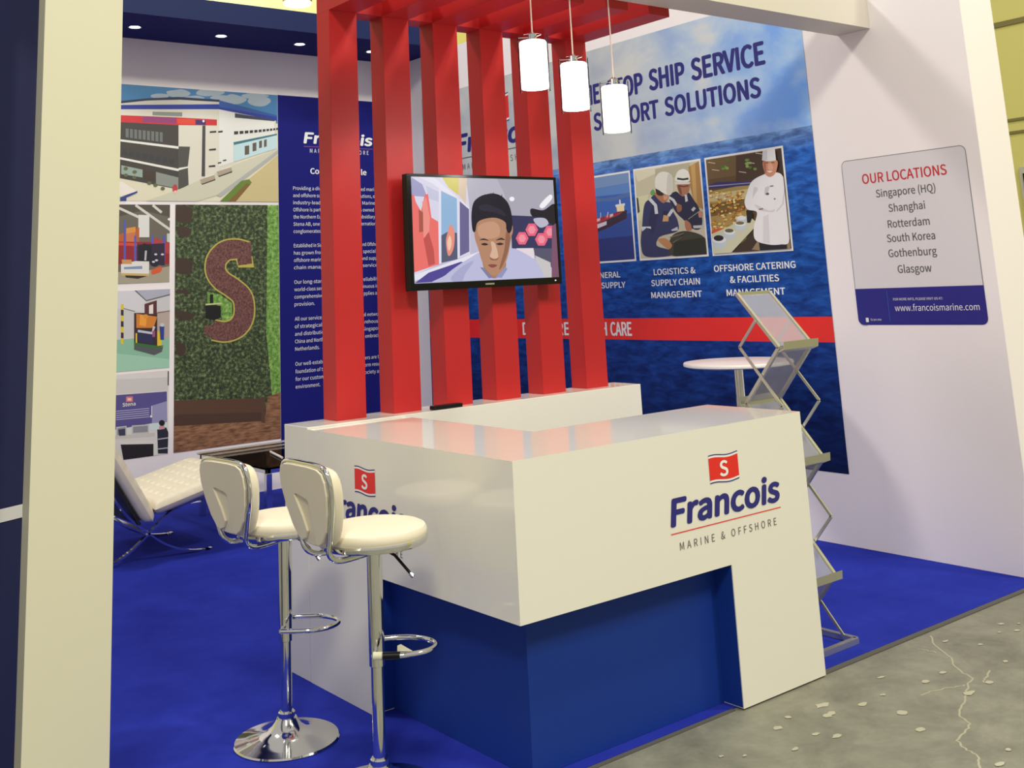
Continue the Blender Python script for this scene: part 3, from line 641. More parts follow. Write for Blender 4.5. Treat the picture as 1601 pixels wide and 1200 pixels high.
P.poly((150, 168, 160), [(110, 790), (300, 830), (300, 900), (110, 870)]); P.poly((70, 54, 50), [(310, 830), (410, 850), (410, 930), (310, 910)]); P.poly((140, 146, 140), [(420, 850), (620, 900), (620, 1000), (420, 960)])
P.poly((70, 66, 74), [(835, 436), (862, 436), (858, 890), (828, 890)])
for q in ((900, 482, 958, 502), (975, 480, 1015, 500), (895, 640, 955, 660), (892, 788, 950, 808), (972, 760, 1002, 776), (1018, 738, 1048, 754)): P.poly((48, 46, 50), [(q[0], q[1] + 6), (q[2], q[1]), (q[2], q[3] - 4), (q[0], q[3])])
for i in range(11): x = 1118 + 50 * i * (1 - .025 * i); P.poly((48, 48, 56), [(x, 488 - 3 * i), (x + 36 - 2 * i, 486 - 3 * i), (x + 36 - 2 * i, 512 - 4 * i), (x, 516 - 4 * i)])
P.poly((60, 116, 132), [(1112, 585), (1500, 508), (1500, 522), (1115, 610)]); P.poly((196, 222, 228), [(1115, 610), (1500, 522), (1500, 640), (1115, 760)])
for q in ((1212, 620, 1252, 700), (1282, 594, 1316, 668), (1340, 576, 1366, 640), (1384, 566, 1408, 630)): P.poly((96, 86, 76), [(q[0], q[1]), (q[2], q[1] - 8), (q[2], q[3] - 8), (q[0], q[3])])
P.poly((208, 206, 186), [(640, 1000), (1110, 790), (1520, 640), (1520, 660), (960, 1060), (760, 1120), (300, 1120)]); P.poly((178, 180, 176), [(960, 1060), (1520, 645), (1520, 680), (1000, 1075)]); P.poly((206, 190, 140), [(1000, 1118), (1520, 690), (1520, 1120)])
P.poly((104, 132, 50), [(985, 1118), (1180, 930), (1250, 915), (1275, 945), (1120, 1118)]); P.poly((128, 98, 48), [(1060, 1118), (1230, 950), (1265, 960), (1130, 1118)])
for q in ((810, 920), (960, 850)): P.poly((176, 160, 140), [(q[0], q[1]), (q[0] + 130, q[1] - 45), (q[0] + 140, q[1] - 10), (q[0] + 20, q[1] + 35)]); P.poly((58, 54, 52), [(q[0], q[1] + 16), (q[0] + 20, q[1] + 36), (q[0] + 140, q[1] - 8), (q[0] + 140, q[1] + 4), (q[0] + 22, q[1] + 46)]); P.poly((230, 226, 216), [(q[0] + 40, q[1] - 25), (q[0] + 130, q[1] - 52), (q[0] + 130, q[1] - 42), (q[0] + 40, q[1] - 14)])
for q in ((150, 820), (230, 850), (150, 880), (225, 900), (415, 968), (480, 998), (360, 950)): P.ell((96, 104, 70), q[0], q[1], 20, 16, 8)
P.poly((240, 232, 226), [(-110, 890), (120, 940), (250, 1022), (110, 1070), (-110, 1100)]); P.poly((44, 66, 140), [(100, 1080), (250, 1020), (255, 1035), (155, 1080), (155, 1118), (100, 1118)]); P.ell((190, 60, 70), 590, 1000, 22, 40, 10); P.ell((236, 190, 180), 595, 1030, 20, 16, 8)
finish(P)
P = back_print('warehouse_photo', 'photo print of a warehouse forklift lifting a white crate', .5, 1.037, 1.715, 2.333, [(-28, 80), (862, 85), (853, 1120), (-50, 1155)])
P.full((108, 102, 92)); P.poly((84, 78, 70), [(-40, 60), (890, 60), (890, 260), (500, 160), (-40, 300)])
for a, c in (((180, 130), (440, 250)), ((400, 90), (890, 440)), ((630, 90), (750, 190))): P.stroke((216, 214, 206), [a, c], 34)
P.poly((226, 226, 224), [(438, 220), (585, 225), (585, 520), (438, 520)]); P.ell((240, 236, 220), 860, 280, 30, 18); P.poly((196, 204, 196), [(820, 470), (890, 470), (890, 600), (820, 600)])
P.poly((186, 96, 50), [(-40, 560), (450, 390), (450, 640), (-40, 640)]); P.poly((222, 150, 70), [(275, 400), (400, 380), (400, 450), (275, 470)]); P.poly((206, 120, 80), [(275, 470), (400, 450), (380, 600), (275, 610)])
P.poly((150, 34, 44), [(-40, 575), (890, 590), (890, 880), (-40, 880)]); P.poly((216, 72, 50), [(-40, 580), (420, 600), (420, 640), (-40, 620)]); P.poly((176, 60, 70), [(620, 520), (890, 600), (890, 740), (620, 720)])
for x in (255, 395, 625, 780): P.stroke((82, 92, 190), [(x, 300 if x < 300 else 500), (x, 840)], 28)
P.poly((46, 34, 60), [(420, 620), (790, 600), (790, 900), (420, 860)]); P.poly((26, 24, 36), [(440, 640), (520, 600), (620, 640), (620, 860), (440, 850)]); P.stroke((190, 188, 196), [(540, 700), (530, 830)], 26); P.poly((30, 30, 48), [(600, 740), (700, 760), (700, 900), (600, 890)], True)
for q in ((670, 750), (760, 750), (640, 850), (680, 830)): P.ell((206, 206, 214), q[0], q[1], 22, 14, 8)
P.poly((168, 160, 140), [(-40, 1000), (600, 960), (890, 900), (890, 1170), (-40, 1170)]); P.poly((228, 226, 224), [(205, 880), (400, 840), (582, 845), (580, 1020), (205, 1020)]); P.poly((206, 150, 96), [(215, 820), (345, 822), (350, 880), (220, 880)])
P.poly((206, 176, 110), [(205, 1000), (580, 1010), (580, 1040), (400, 1060), (205, 1030)]); P.poly((54, 40, 34), [(260, 1030), (560, 1040), (430, 1078), (270, 1060)]); P.poly((130, 150, 190), [(245, 920), (490, 905), (490, 945), (245, 950)]); P.poly((214, 92, 50), [(620, 960), (740, 910), (740, 980), (640, 1020), (615, 1010)], True)
finish(P)
P = back_print('order_picker_photo', 'photo print of a yellow order picker truck on green floor', .5, 1.043, 1.05, 1.66, [(-26, 69), (431, 49), (426, 575), (-37, 615)])
P.full((206, 204, 208)); P.poly((176, 178, 196), [(160, 40), (440, 30), (440, 85), (275, 130)]); P.poly((216, 214, 222), [(-30, 50), (180, 50), (270, 130), (260, 210), (-30, 160)]); P.stroke((110, 104, 110), [(190, 52), (272, 128), (438, 85)], 9)
P.poly((186, 168, 160), [(345, 200), (440, 195), (440, 400), (345, 400)]); P.stroke((120, 112, 112), [(120, 180), (195, 200)], 6); P.stroke((120, 100, 90), [(345, 210), (438, 194)], 7)
P.poly((140, 190, 164), [(-30, 400), (190, 380), (440, 380), (440, 620), (-30, 620)]); P.poly((160, 206, 182), [(70, 480), (440, 520), (440, 620), (-30, 620)])
for i in range(7): P.poly([(226, 196, 60), (52, 44, 50)][i % 2], [(102, 150 + 38 * i), (120, 152 + 38 * i), (120, 190 + 38 * i), (102, 188 + 38 * i)])
P.poly((60, 36, 40), [(190, 210), (345, 210), (345, 440), (190, 430)]); P.poly((212, 130, 44), [(205, 215), (345, 235), (320, 310), (205, 310)]); P.poly((240, 160, 60), [(230, 220), (275, 225), (270, 300), (225, 290)]); P.poly((90, 44, 50), [(260, 150), (342, 125), (342, 220), (260, 220)]); P.ell((220, 150, 60), 268, 232, 16, 14); P.poly((236, 226, 220), [(290, 160), (318, 150), (318, 215), (290, 215)])
P.poly((40, 44, 84), [(210, 330), (320, 350), (320, 420), (210, 400)]); P.stroke((196, 200, 216), [(215, 330), (310, 345), (325, 300)], 16); P.poly((160, 80, 130), [(312, 330), (330, 330), (330, 370), (312, 370)])
P.poly((230, 196, 40), [(345, 330), (374, 345), (374, 430), (345, 430)]); P.poly((230, 196, 40), [(200, 345), (210, 345), (210, 420), (200, 420)]); P.poly((44, 64, 140), [(360, 300), (392, 300), (390, 390), (365, 390)]); P.ell((200, 204, 216), 378, 290, 14, 12)
P.poly((52, 110, 62), [(190, 408), (350, 430), (390, 425), (350, 450), (190, 425)]); P.poly((84, 88, 92), [(190, 425), (345, 450), (385, 432), (375, 470), (325, 492), (190, 456)])
finish(P)
P = back_print('office_photo', 'photo print of an office desk row with a seated worker, lowest on back wall', .5, 1.04, .40, 1.03, [(-38, 634), (424, 593), (419, 1152), (-50, 1215)])
P.full((222, 218, 216)); P.poly((208, 204, 204), [(-40, 660), (420, 640), (420, 730), (-40, 760)]); P.stroke((60, 58, 58), [(422, 600), (421, 695)], 12)
P.poly((86, 78, 142), [(-40, 768), (410, 735), (412, 930), (-40, 1010)]); P.poly((150, 148, 190), [(310, 830), (410, 800), (412, 940), (310, 960)]); P.poly((216, 120, 120), [(136, 770), (182, 768), (182, 804), (136, 806)]); P.poly((240, 200, 200), [(146, 780), (172, 779), (172, 796), (146, 797)])
for i in range(5): P.stroke((168, 164, 200), [(70, 868 + 14 * i), (292, 848 + 14 * i)], 6)
P.stroke((222, 220, 230), [(308, 832), (308, 895)], 5); P.ell((236, 234, 240), 304, 902, 8, 8, 10)
P.poly((206, 202, 196), [(-40, 1040), (330, 1010), (330, 1035), (-40, 1060)]); P.poly((228, 224, 216), [(90, 1070), (345, 1060), (345, 1180), (320, 1180), (320, 1090), (100, 1090)]); P.poly((34, 28, 30), [(100, 1090), (320, 1086), (320, 1180), (120, 1200)])
for q in ((70, 965, 140, 1035), (175, 955, 290, 1020)): P.poly((196, 196, 200), [(q[0], q[1] + 8), (q[2], q[1]), (q[2], q[3] - 6), (q[0], q[3])]); P.poly((140, 142, 150), [(q[0] + 8, q[1] + 16), (q[2] - 8, q[1] + 8), (q[2] - 8, q[3] - 14), (q[0] + 8, q[3] - 8)])
P.poly((60, 60, 86), [(84, 990), (130, 984), (132, 1030), (90, 1032)]); P.poly((206, 224, 226), [(295, 950), (412, 940), (412, 985), (300, 995)])
P.poly((38, 40, 54), [(345, 990), (405, 975), (420, 1010), (415, 1150), (350, 1150)]); P.stroke((190, 192, 200), [(350, 1055), (418, 1045)], 7); P.stroke((190, 192, 200), [(350, 1120), (418, 1112)], 7); P.poly((206, 150, 160), [(358, 965), (392, 960), (395, 985), (355, 992)]); P.ell((24, 22, 26), 376, 946, 20, 20)
o = finish(P); mb = MB(); text(mb, F_BACK, 'Stena', .675, .775, 0.79, .026, .0068, bold=.03); obj('photo_lettering', mb, M_VWHITE, o)
# living wall with the letter S
M_HEDGE = mat('hedge_print', (50, 70, 40), 0.5); noise_ramp(M_HEDGE, [(0.34, (22, 28, 18)), (0.5, (56, 70, 40)), (0.62, (110, 128, 84)), (0.75, (150, 162, 120))], nscale=36, detail=4, rough=0.7)
M_HEDGEL = mat('hedge_light_print', (100, 150, 60), 0.5); noise_ramp(M_HEDGEL, [(0.3, (50, 90, 34)), (0.5, (112, 160, 70)), (0.72, (176, 206, 120))], nscale=36, detail=4, rough=0.7)
M_SBROWN = mat('moss_letter_print', (104, 62, 56), 0.5); noise_ramp(M_SBROWN, [(0.35, (70, 38, 36)), (0.65, (136, 90, 84))], nscale=70, detail=3, rough=0.7)
M_WOOD = mat('wood_floor_print', (130, 88, 60), 0.5); noise_ramp(M_WOOD, [(0.35, (96, 60, 40)), (0.65, (166, 120, 86))], (1.2, 1, 7), 9, 5, 0.6)
P = back_print('living_wall_photo', 'tall photo print of a green hedge wall with large brown letter S', 1.083, 2.005, .40, 2.335, [(571, 98), (1375, 102), (1394, 1926), (556, 2039)])
P.full(M_HEDGE)
for q in ((580, 110, 700, 240), (590, 270, 690, 350), (580, 520, 700, 640), (590, 760, 690, 800), (580, 930, 710, 1000), (580, 1180, 650, 1280)): P.poly((66, 50, 40), [(q[0], q[1]), (q[2], q[1] + 20), (q[2] - 20, q[3]), (q[0], q[3] - 15)], True)
P.poly(M_HEDGEL, [(1290, 90), (1400, 90), (1400, 1620), (1330, 1640), (1280, 1100)])
P.poly(M_HEDGEL, [(820, 780), (920, 800), (1010, 870), (1020, 1000), (940, 1010), (900, 880), (820, 870)])
S = [(1130, 470), (1050, 448), (960, 460), (893, 530), (885, 620), (930, 690), (1010, 745), (1085, 810), (1108, 890), (1100, 985), (1050, 1060), (960, 1092), (865, 1078)]
P.stroke((190, 178, 84), S, 172, True); P.stroke(M_SBROWN, S, 150, True)
P.poly((190, 178, 84), [(1040, 520), (1170, 500), (1185, 590), (1060, 590)]); P.poly(M_SBROWN, [(1020, 400), (1160, 390), (1168, 560), (1060, 575), (1050, 500)])
P.poly(M_SBROWN, [(792, 1050), (900, 1030), (930, 1150), (800, 1120)])
P.poly((20, 18, 16), [(806, 880), (925, 890), (925, 980), (880, 1000), (806, 990)]); P.stroke((20, 18, 16), [(852, 800), (852, 900)], 26); P.stroke((200, 206, 150), [(806, 880), (930, 870)], 12)
P.poly((88, 60, 44), [(560, 1630), (1270, 1610), (1270, 1800), (560, 1850)]); P.poly(M_WOOD, [(550, 1790), (1270, 1770), (1290, 1600), (1400, 1560), (1400, 1960), (550, 2060)]); P.poly((88, 62, 46), [(1240, 1600), (1270, 1600), (1270, 1810), (1240, 1800)])
P.poly((74, 50, 38), [(560, 1740), (1240, 1720), (1240, 1790), (560, 1830)])
finish(P)

# company profile panel
cp = thing('profile_panel', 'tall navy text panel with white company profile beside the hedge photo', 'wall print', (2.6, YB, 0.38))
M_PANEL = mat('navy_print', (24, 26, 116), 0.6, spec=0.15)
mb = MB(); rect(mb, F_BACK, 2.008, 3.16, 0.385, 3.305, 0.004); obj('ground', mb, M_PANEL, cp)
mb = MB(); text(mb, F_BACK, 'Francois', 2.262, 2.965, 2.888, 0.092, .006, bold=.075, shear=.12); obj('logo_name', mb, M_VWHITE, cp)
mb = MB(); rect(mb, F_BACK, 2.258, 2.968, 2.852, 2.860, .006); obj('logo_line', mb, mat('purple_line', (120, 60, 130), .5), cp)
mb = MB(); text(mb, F_BACK, 'MARINE & OFFSHORE', 2.318, 2.925, 2.802, 0.036, .006, space=1.25); obj('logo_tagline', mb, M_VWHITE, cp)
mb = MB(); text(mb, F_BACK, 'Company Profile', 2.32, 2.895, 2.614, .048, .006, bold=.05); obj('heading', mb, M_VWHITE, cp)
PARA = ["Providing a diversified range of tailored marine", "and offshore supplies, services and solutions, our", "industry-leading team at Francois Marine &", "Offshore is part of the group of services owned by", "the Northern European company and subsidiary of", "Stena AB, one of the fast growing international", "conglomerates.", "",
        "Established in Singapore, Francois Marine and Offshore", "has grown from a ship chandler to a specialist", "offshore marine supplier of catering and supply", "chain management, delivering services.", "",
        "Our long-standing reputation for reliability,", "world-class service and quality is continuous in a", "comprehensive range of goods and supplies and", "provision.", "",
        "All our services rely on our own global network", "of strategically located offices, warehouses", "and distribution centres that cover Singapore,", "China and Northern Europe, such as and embracing", "Netherlands.", "",
        "Our well-established values and partners are the", "foundation of trust and growing long-term results", "for our customers, our people and society and", "environment."]
mb = MB(); z = 2.468
for ln in PARA:
    if ln:
        last = ln.endswith('.') and len(ln) < 16
        text(mb, F_BACK, ln, 2.146, 3.02 if not last else 2.146 + .0195 * len(ln), z, .03, .006)
        z -= .0625
    else: z -= .061
obj('profile_text', mb, M_VWHITE, cp)

# ------------------------------------------------------------------ locations board
F_LOC = Frame((XW - 0.004, 0, 0), (0, -1, 0), (0, 0, 1), (-1, 0, 0))
lb = thing('locations_board', 'white rounded locations sign with navy web address strip on the white wall', 'sign', (XW - .004, 0.52, 1.24))
A0, A1, B0, B1, RR = -0.917, -0.133, 1.24, 2.189, 0.035
def rrect(a0, a1, b0, b1, r, top=True, bottom=True, n=6):
    pts = []
    for (cx, cy, s) in ((a1 - r, b0 + r, -90), (a1 - r, b1 - r, 0), (a0 + r, b1 - r, 90), (a0 + r, b0 + r, 180)):
        rounded = (bottom if s in (-90, 180) else top)
        if not rounded: pts.append((cx + (r if s in (-90, 0) else -r), cy + (r if s in (0, 90) else -r))); continue
        for i in range(n + 1):
            a = math.radians(s + 90 * i / n); pts.append((cx + r * math.cos(a), cy + r * math.sin(a)))
    return pts
mb = MB(); poly(mb, F_LOC, rrect(A0, A1, B0, B1, RR), .0012); obj('outline', mb, mat('grey_line', (120, 118, 128), .5), lb)
mb = MB(); poly(mb, F_LOC, rrect(A0 + .004, A1 - .004, B0 + .004, B1 - .004, RR - .004), .0016); obj('ground', mb, mat('white_board', (222, 218, 224), .4), lb)
mb = MB(); poly(mb, F_LOC, rrect(A0, A1, B0, 1.444, RR, top=False), .002)
obj('web_strip', mb, mat('navy_strip', (34, 34, 132), .4), lb)
mb = MB(); text(mb, F_LOC, 'OUR LOCATIONS', -.785, -.257, 2.042, .055, .0025, bold=.02); obj('heading', mb, mat('red_lettering', (206, 36, 52), .4), lb)
mb = MB()
for t, a0, a1, bs in (('Singapore (HQ)', -.706, -.336, 1.957), ('Shanghai', -.636, -.410, 1.868), ('Rotterdam', -.653, -.395, 1.779), ('South Korea', -.669, -.373, 1.699), ('Gothenburg', -.671, -.375, 1.615), ('Glasgow', -.624, -.418, 1.525)):
    text(mb, F_LOC, t, a0, a1, bs, .042, .0025, bold=.012)
obj('town_names', mb, M_VGREY, lb)
mb = MB(); text(mb, F_LOC, 'www.francoismarine.com', -.671, -.171, 1.316, .034, .003); text(mb, F_LOC, 'FOR MORE INFO, PLEASE VISIT US AT:', -.675, -.374, 1.374, .013, .003); text(mb, F_LOC, 'Scan me', -.835, -.765, 1.264, .012, .003); rect(mb, F_LOC, -.866, -.848, 1.256, 1.28, .003)
obj('web_lettering', mb, M_VWHITE, lb)
mb = MB(); rect(mb, F_LOC, -.711, -.709, 1.26, 1.428, .003); obj('divider', mb, mat('blue_line', (70, 110, 200), .4), lb)

# ------------------------------------------------------------------ bar stools
def make_stool(cx, cy, up, label, extra, turn=0.0):
    z0 = 0.006
    st = thing('bar_stool', label, 'stool', (cx, cy, z0), 'cream bar stools at the counter')
    X = Matrix.Translation((cx, cy, z0)) @ Matrix.Rotation(math.radians(turn), 4, 'Z')
    def part(name, mb, m, parent=st, **k): return obj(name, mb, m, parent, xf=X, **k)
    mb = MB(); mb.lathe([(0, 0), (.186, 0), (.188, .004), (.184, .009), (.15, .015), (.105, .024), (.072, .036), (.052, .052), (.042, .066), (.036, .076)], n=72); part('base', mb, M_CHROME, smooth=True)
    mb = MB(); mb.lathe([(.024, .07), (.030, .072), (.030, .094), (.026, .098), (.02, .098)]); part('collar', mb, M_CHROME, smooth=True)
    mb = MB(); mb.lathe([(.0205, .095), (.0205, .36 + up)]); part('inner_post', mb, M_CHROME, smooth=True)
    mb = MB(); mb.lathe([(.022, .33 + up), (.0255, .332 + up), (.0255, .705 + up), (.02, .705 + up)]); part('outer_post', mb, M_CHROME, smooth=True)
    a = math.radians(-38 - turn); ca, sa = math.cos(a), math.sin(a)
    loop = [(0.0, .088), (.06, .094), (.11, .088), (.16, .06), (.19, .02), (.192, -.02), (.165, -.062), (.11, -.088), (.06, -.09), (0.0, -.084)]
    pts = smooth_open([(u * ca - v * sa, u * sa + v * ca, .385 + up) for u, v in loop], 5)
    mb = MB(); mb.tube(pts, .0085); mb.tube([pts[0], (0, 0, .385 + up), pts[-1]], .008)
    fr_ = part('footrest', mb, M_CHROME, smooth=True)
    if extra:
        q = [(u * ca - v * sa, u * sa + v * ca, .385 + up) for u, v in ((.03, -.087), (.085, -.09))]
        mb = MB(); mb.tube(q, .0115); part('worn_wrap', mb, M_BLACK, fr_, smooth=True)
        q = [(u * ca - v * sa, u * sa + v * ca, .385 + up) for u, v in ((.0, -.084), (.028, -.087))]
        mb = MB(); mb.tube(q, .012); part('foil_wrap', mb, mat('torn_foil', (220, 218, 190), .4), fr_, smooth=True)
        c0 = Vector((.075 * ca + .08 * sa, .075 * sa - .08 * ca, .393 + up)); d1 = Vector((ca, sa, 0))
        mb = MB(); mb.add([c0, c0 + d1 * .05, c0 + d1 * .012 + Vector((0, 0, .022)), c0 + d1 * .001 + Vector((.0, .0, .018))], [(0, 1, 2, 3)]); part('foil_flap', mb, mat('torn_foil'), fr_)
    # seat
    R = .176
    mb = MB(); mb.lathe([(.05, .690 + up), (.15, .700 + up), (R, .706 + up), (R + .004, .713 + up), (R + .004, .722 + up), (R, .727 + up), (.1, .727 + up)], n=72); part('seat_ring', mb, M_CHROME, smooth=True)
    mb = MB(); mb.lathe([(0, .724 + up), (R - .004, .724 + up), (R + .001, .733 + up), (R + .001, .747 + up), (R - .005, .757 + up), (R - .013, .759 + up), (R - .017, .763 + up), (.12, .770 + up), (.06, .773 + up), (0, .774 + up)], n=72); part('seat_cushion', mb, M_LEATHER, smooth=True)
    # lever
    mb = MB(); mb.tube([(.02, -.02, .688 + up), (.045, -.055, .668 + up), (.07, -.11, .615 + up)], .005, n=10); lv = part('height_lever', mb, M_BLACK, smooth=True)
    mb = MB(); mb.tube([(.0695, -.109, .616 + up), (.074, -.118, .607 + up)], .007, n=10); part('lever_tip', mb, M_CHROME, lv, smooth=True)
    # back frame tube: an upright loop whose lower ends turn under the seat
    zt, zb = .99 + up, .71 + up
    def bx(z): return -.212 - .045 * (z - zb) / (zt - zb)
    half = [(.0, zt), (.06, zt), (.115, zt - .003), (.143, zt - .014), (.156, zt - .04), (.157, zt - .08), (.141, zt - .14), (.115, zt - .195), (.094, zt - .24), (.082, zb + .012)]
    right = [(bx(z), -y, z) for y, z in half] + [(-.198, -.078, zb - .008), (-.165, -.074, zb - .019), (-.09, -.062, zb - .019), (-.01, -.045, zb - .017)]
    left = [(x, -y, z) for x, y, z in right]
    mb = MB(); mb.tube(smooth_open(left[::-1] + right[1:], 4), .0095, n=14); part('back_frame', mb, M_CHROME, smooth=True)
    # padded back with a slit
    out = [(y - .008 if y > .01 else y, z - .008) for y, z in half[:8]] + [(.078, zb + .04), (.055, zb + .025), (.02, zb + .022)]
    n = len(out); full = [(y, z) for y, z in out] + [(-y, z) for y, z in out[::-1] if y > .001]
    full = smooth_closed(full, 3)
    cz = zb + .16
    def shell(scale_seq):
        rings = []
        for d, k in scale_seq: rings.append([(bx(z) + d, y * k, cz + (z - cz) * k) for y, z in full])
        mb = MB(); m = len(full); vs = [v for r in rings for v in r]; fs = []
        for i in range(len(rings) - 1):
            for q in range(m): fs.append((i * m + q, i * m + (q + 1) % m, (i + 1) * m + (q + 1) % m, (i + 1) * m + q))
        fs.append(tuple(range(m))[::-1]); fs.append(tuple((len(rings) - 1) * m + q for q in range(m)))
        mb.add(vs, fs); return mb
    part('backrest', shell([(-.010, .90), (-.009, .95), (-.002, .985), (.008, 1.0), (.03, 1.0), (.042, .985), (.05, .94), (.052, .86)]), M_LEATHER, smooth=True)
    # back shell with an open notch that shows the front pad
    L1 = [(y - .004, z - .004) for y, z in half[1:8]] + [(.08, zb + .045), (.06, zb + .035), (.03, zb + .045), (.012, zb + .07), (.03, zb + .115), (.062, zb + .168), (.066, zb + .178), (.05, zb + .181), (-.016, zb + .170), (-.024, zb + .164), (-.03, zb + .07), (-.034, zb + .035)]
    L2 = [(-(y - .004), z - .004) for y, z in half[1:8]][::-1]
    sh = L1 + [(-.05, zb + .030), (-.08, zb + .045)] + L2
    mb = MB(); n2 = len(sh)
    mb.add([(bx(z) - .0175, y, z) for y, z in sh] + [(bx(z) - .008, y, z) for y, z in sh], [tuple(range(n2)), tuple(range(n2, 2 * n2))[::-1]] + [(i, i + n2, (i + 1) % n2 + n2, (i + 1) % n2) for i in range(n2)])
    part('back_shell', mb, M_LEATHER, bevel=.003)
    return st
make_stool(-.345, .95, 0.0, 'cream padded bar stool with chrome pedestal, the farther one, left of its twin', False, 6.0)
make_stool(-.31, .37, 0.037, 'cream padded bar stool with torn footrest wrap, nearest to the camera', True)

# ------------------------------------------------------------------ tufted lounge chair
lc = thing('lounge_chair', 'cream tufted leather lounge chair on crossed chrome legs at far left', 'chair', (.4, 4.39, .006))
def cushion(L_, Wd, T, nu, nv):
    """quilted slab: length along x, width along y, top at z = T"""
    mb = MB(); k = 10; NU, NV = nu * k, nv * k
    def prof(u, v):
        e = (1 - abs(2 * u - 1) ** 14) * (1 - abs(2 * v - 1) ** 14)
        t = 1 - (abs(math.cos(math.pi * u * nu)) * abs(math.cos(math.pi * v * nv))) ** 6
        return e ** .5, t
    top = []; bot = []
    for i in range(NU + 1):
        for j in range(NV + 1):
            u, v = i / NU, j / NV; e, t = prof(u, v)
            top.append((u * L_, v * Wd, T * .5 + (T * .5 - .014) * e + .014 * t * e)); bot.append((u * L_, v * Wd, T * .5 - T * .5 * e))
    mb.v = top + bot; o = len(top); w = NV + 1
    for i in range(NU):
        for j in range(NV):
            a = i * w + j; mb.f.append((a, a + w, a + w + 1, a + 1)); mb.f.append((o + a, o + a + 1, o + a + w + 1, o + a + w)); mb.mi += [0, 0]
    return mb
ys = 4.03; wd_ = .72; cy0, cw = 3.98, .84
xf = Matrix.Translation((.315, cy0, .262)) @ Matrix.Rotation(math.radians(-13), 4, 'Y')
obj('seat_cushion', cushion(.60, cw, .10, 7, 9), M_LEATHER, lc, xf=xf, smooth=True)
xb = Matrix.Translation((.245, cy0, .222)) @ Matrix.Rotation(math.radians(-121), 4, 'Y')
obj('back_cushion', cushion(.64, cw, .10, 7, 9), M_LEATHER, lc, xf=xb @ Matrix.Scale(-1, 4, (0, 0, 1)), smooth=True)
mb = MB(); mb.box(.02, .62, .04, cw - .04, .006, .022); obj('back_support', mb, M_DARK, lc, xf=xb)
for y in (ys + .03, ys + wd_ - .03):
    cA = smooth_open([(-.06, y, .0125), (.05, y, .024), (.16, y, .07), (.29, y, .165), (.40, y, .255), (.52, y, .302), (.72, y, .338), (.90, y, .375)], 5)
    cB = smooth_open([(-.16, y, .80), (-.07, y, .64), (.03, y, .46), (.16, y, .28), (.29, y, .165), (.40, y, .085), (.53, y, .030), (.62, y, .0135), (.70, y, .0118)], 5)
    mb = MB(); mb.bar(cA, .032, .011, up=(0, 0, 1)); mb2 = MB(); mb2.bar(cB, .032, .011, up=(1, 0, 0.001))
    obj('leg', mb, M_CHROME, lc); obj('leg', mb2, M_CHROME, lc)
for q in ((.88, .91, .366, .378), (-.16, -.145, .77, .79), (.275, .305, .158, .172)):
    mb = MB(); mb.box(q[0], q[1], ys + .03, ys + wd_ - .03, q[2], q[3]); obj('cross_bar', mb, M_CHROME, lc)
for t in (.12, .3, .48):
    mb = MB(); mb.box(.31 + t - .03, .31 + t + .03, ys + .03, ys + wd_ - .03, .250 + t * .194, .257 + t * .194); obj('leather_strap', mb, M_DARK, lc)

# ------------------------------------------------------------------ glass table
gt = thing('glass_table', 'low square table with smoked glass top and chrome legs by the lounge chair', 'table', (1.6, 4.6, .006))
M_SMOKE = bpy.data.materials.new('smoked_glass'); M_SMOKE.use_nodes = True; thin_glass(M_SMOKE, (0.84, 0.85, 0.78, 1), 0.05)
TX0, TX1, TY0, TY1, TZ = 1.06, 1.98, 4.02, 5.18, .45
mb = MB(); mb.box(TX0, TX1, TY0, TY1, TZ - .012, TZ); obj('glass_top', mb, M_SMOKE, gt)
mb = MB()
for q in ((TX0 + .02, TX0 + .05, TY0 + .02, TY1 - .02), (TX1 - .05, TX1 - .02, TY0 + .02, TY1 - .02), (TX0 + .02, TX1 - .02, TY0 + .02, TY0 + .05), (TX0 + .02, TX1 - .02, TY1 - .05, TY1 - .02)): mb.box(q[0], q[1], q[2], q[3], TZ - .04, TZ - .012)
obj('rim', mb, M_CHROME, gt, bevel=.002)
for x in (TX0 + .035, TX1 - .035):
    for y in (TY0 + .035, TY1 - .035):
        mb = MB(); mb.box(x - .02, x + .02, y - .02, y + .02, .006, TZ - .04); obj('leg', mb, M_CHROME, gt, bevel=.002)
mb = MB(); mb.tube([(1.40, 4.64, TZ + .009), (1.324, 4.306, TZ + .009)], .008, n=10)
tag(obj('pen', mb, mat('white_plastic', (240, 226, 220), .3), loc=(1.36, 4.47, TZ), smooth=True), 'slim white pen lying on the smoked glass table', 'pen')

# ------------------------------------------------------------------ round bar table
rt = thing('bar_table', 'round white high table on a chrome pole in front of the sea mural', 'table', (2.85, 1.45, .006))
mb = MB(); mb.lathe([(0, 1.035), (.30, 1.035), (.318, 1.042), (.32, 1.052), (.316, 1.06), (0, 1.062)], 2.85, 1.45, 64); obj('table_top', mb, mat('white_melamine', (236, 232, 230), .3), rt, smooth=True)
mb = MB(); mb.lathe([(.03, .03), (.03, 1.035)], 2.85, 1.45); obj('pole', mb, M_CHROME, rt, smooth=True)
mb = MB(); mb.lathe([(0, .006), (.2, .006), (.2, .014), (.06, .03), (.032, .05), (0, .05)], 2.85, 1.45); obj('base', mb, M_CHROME, rt, smooth=True)

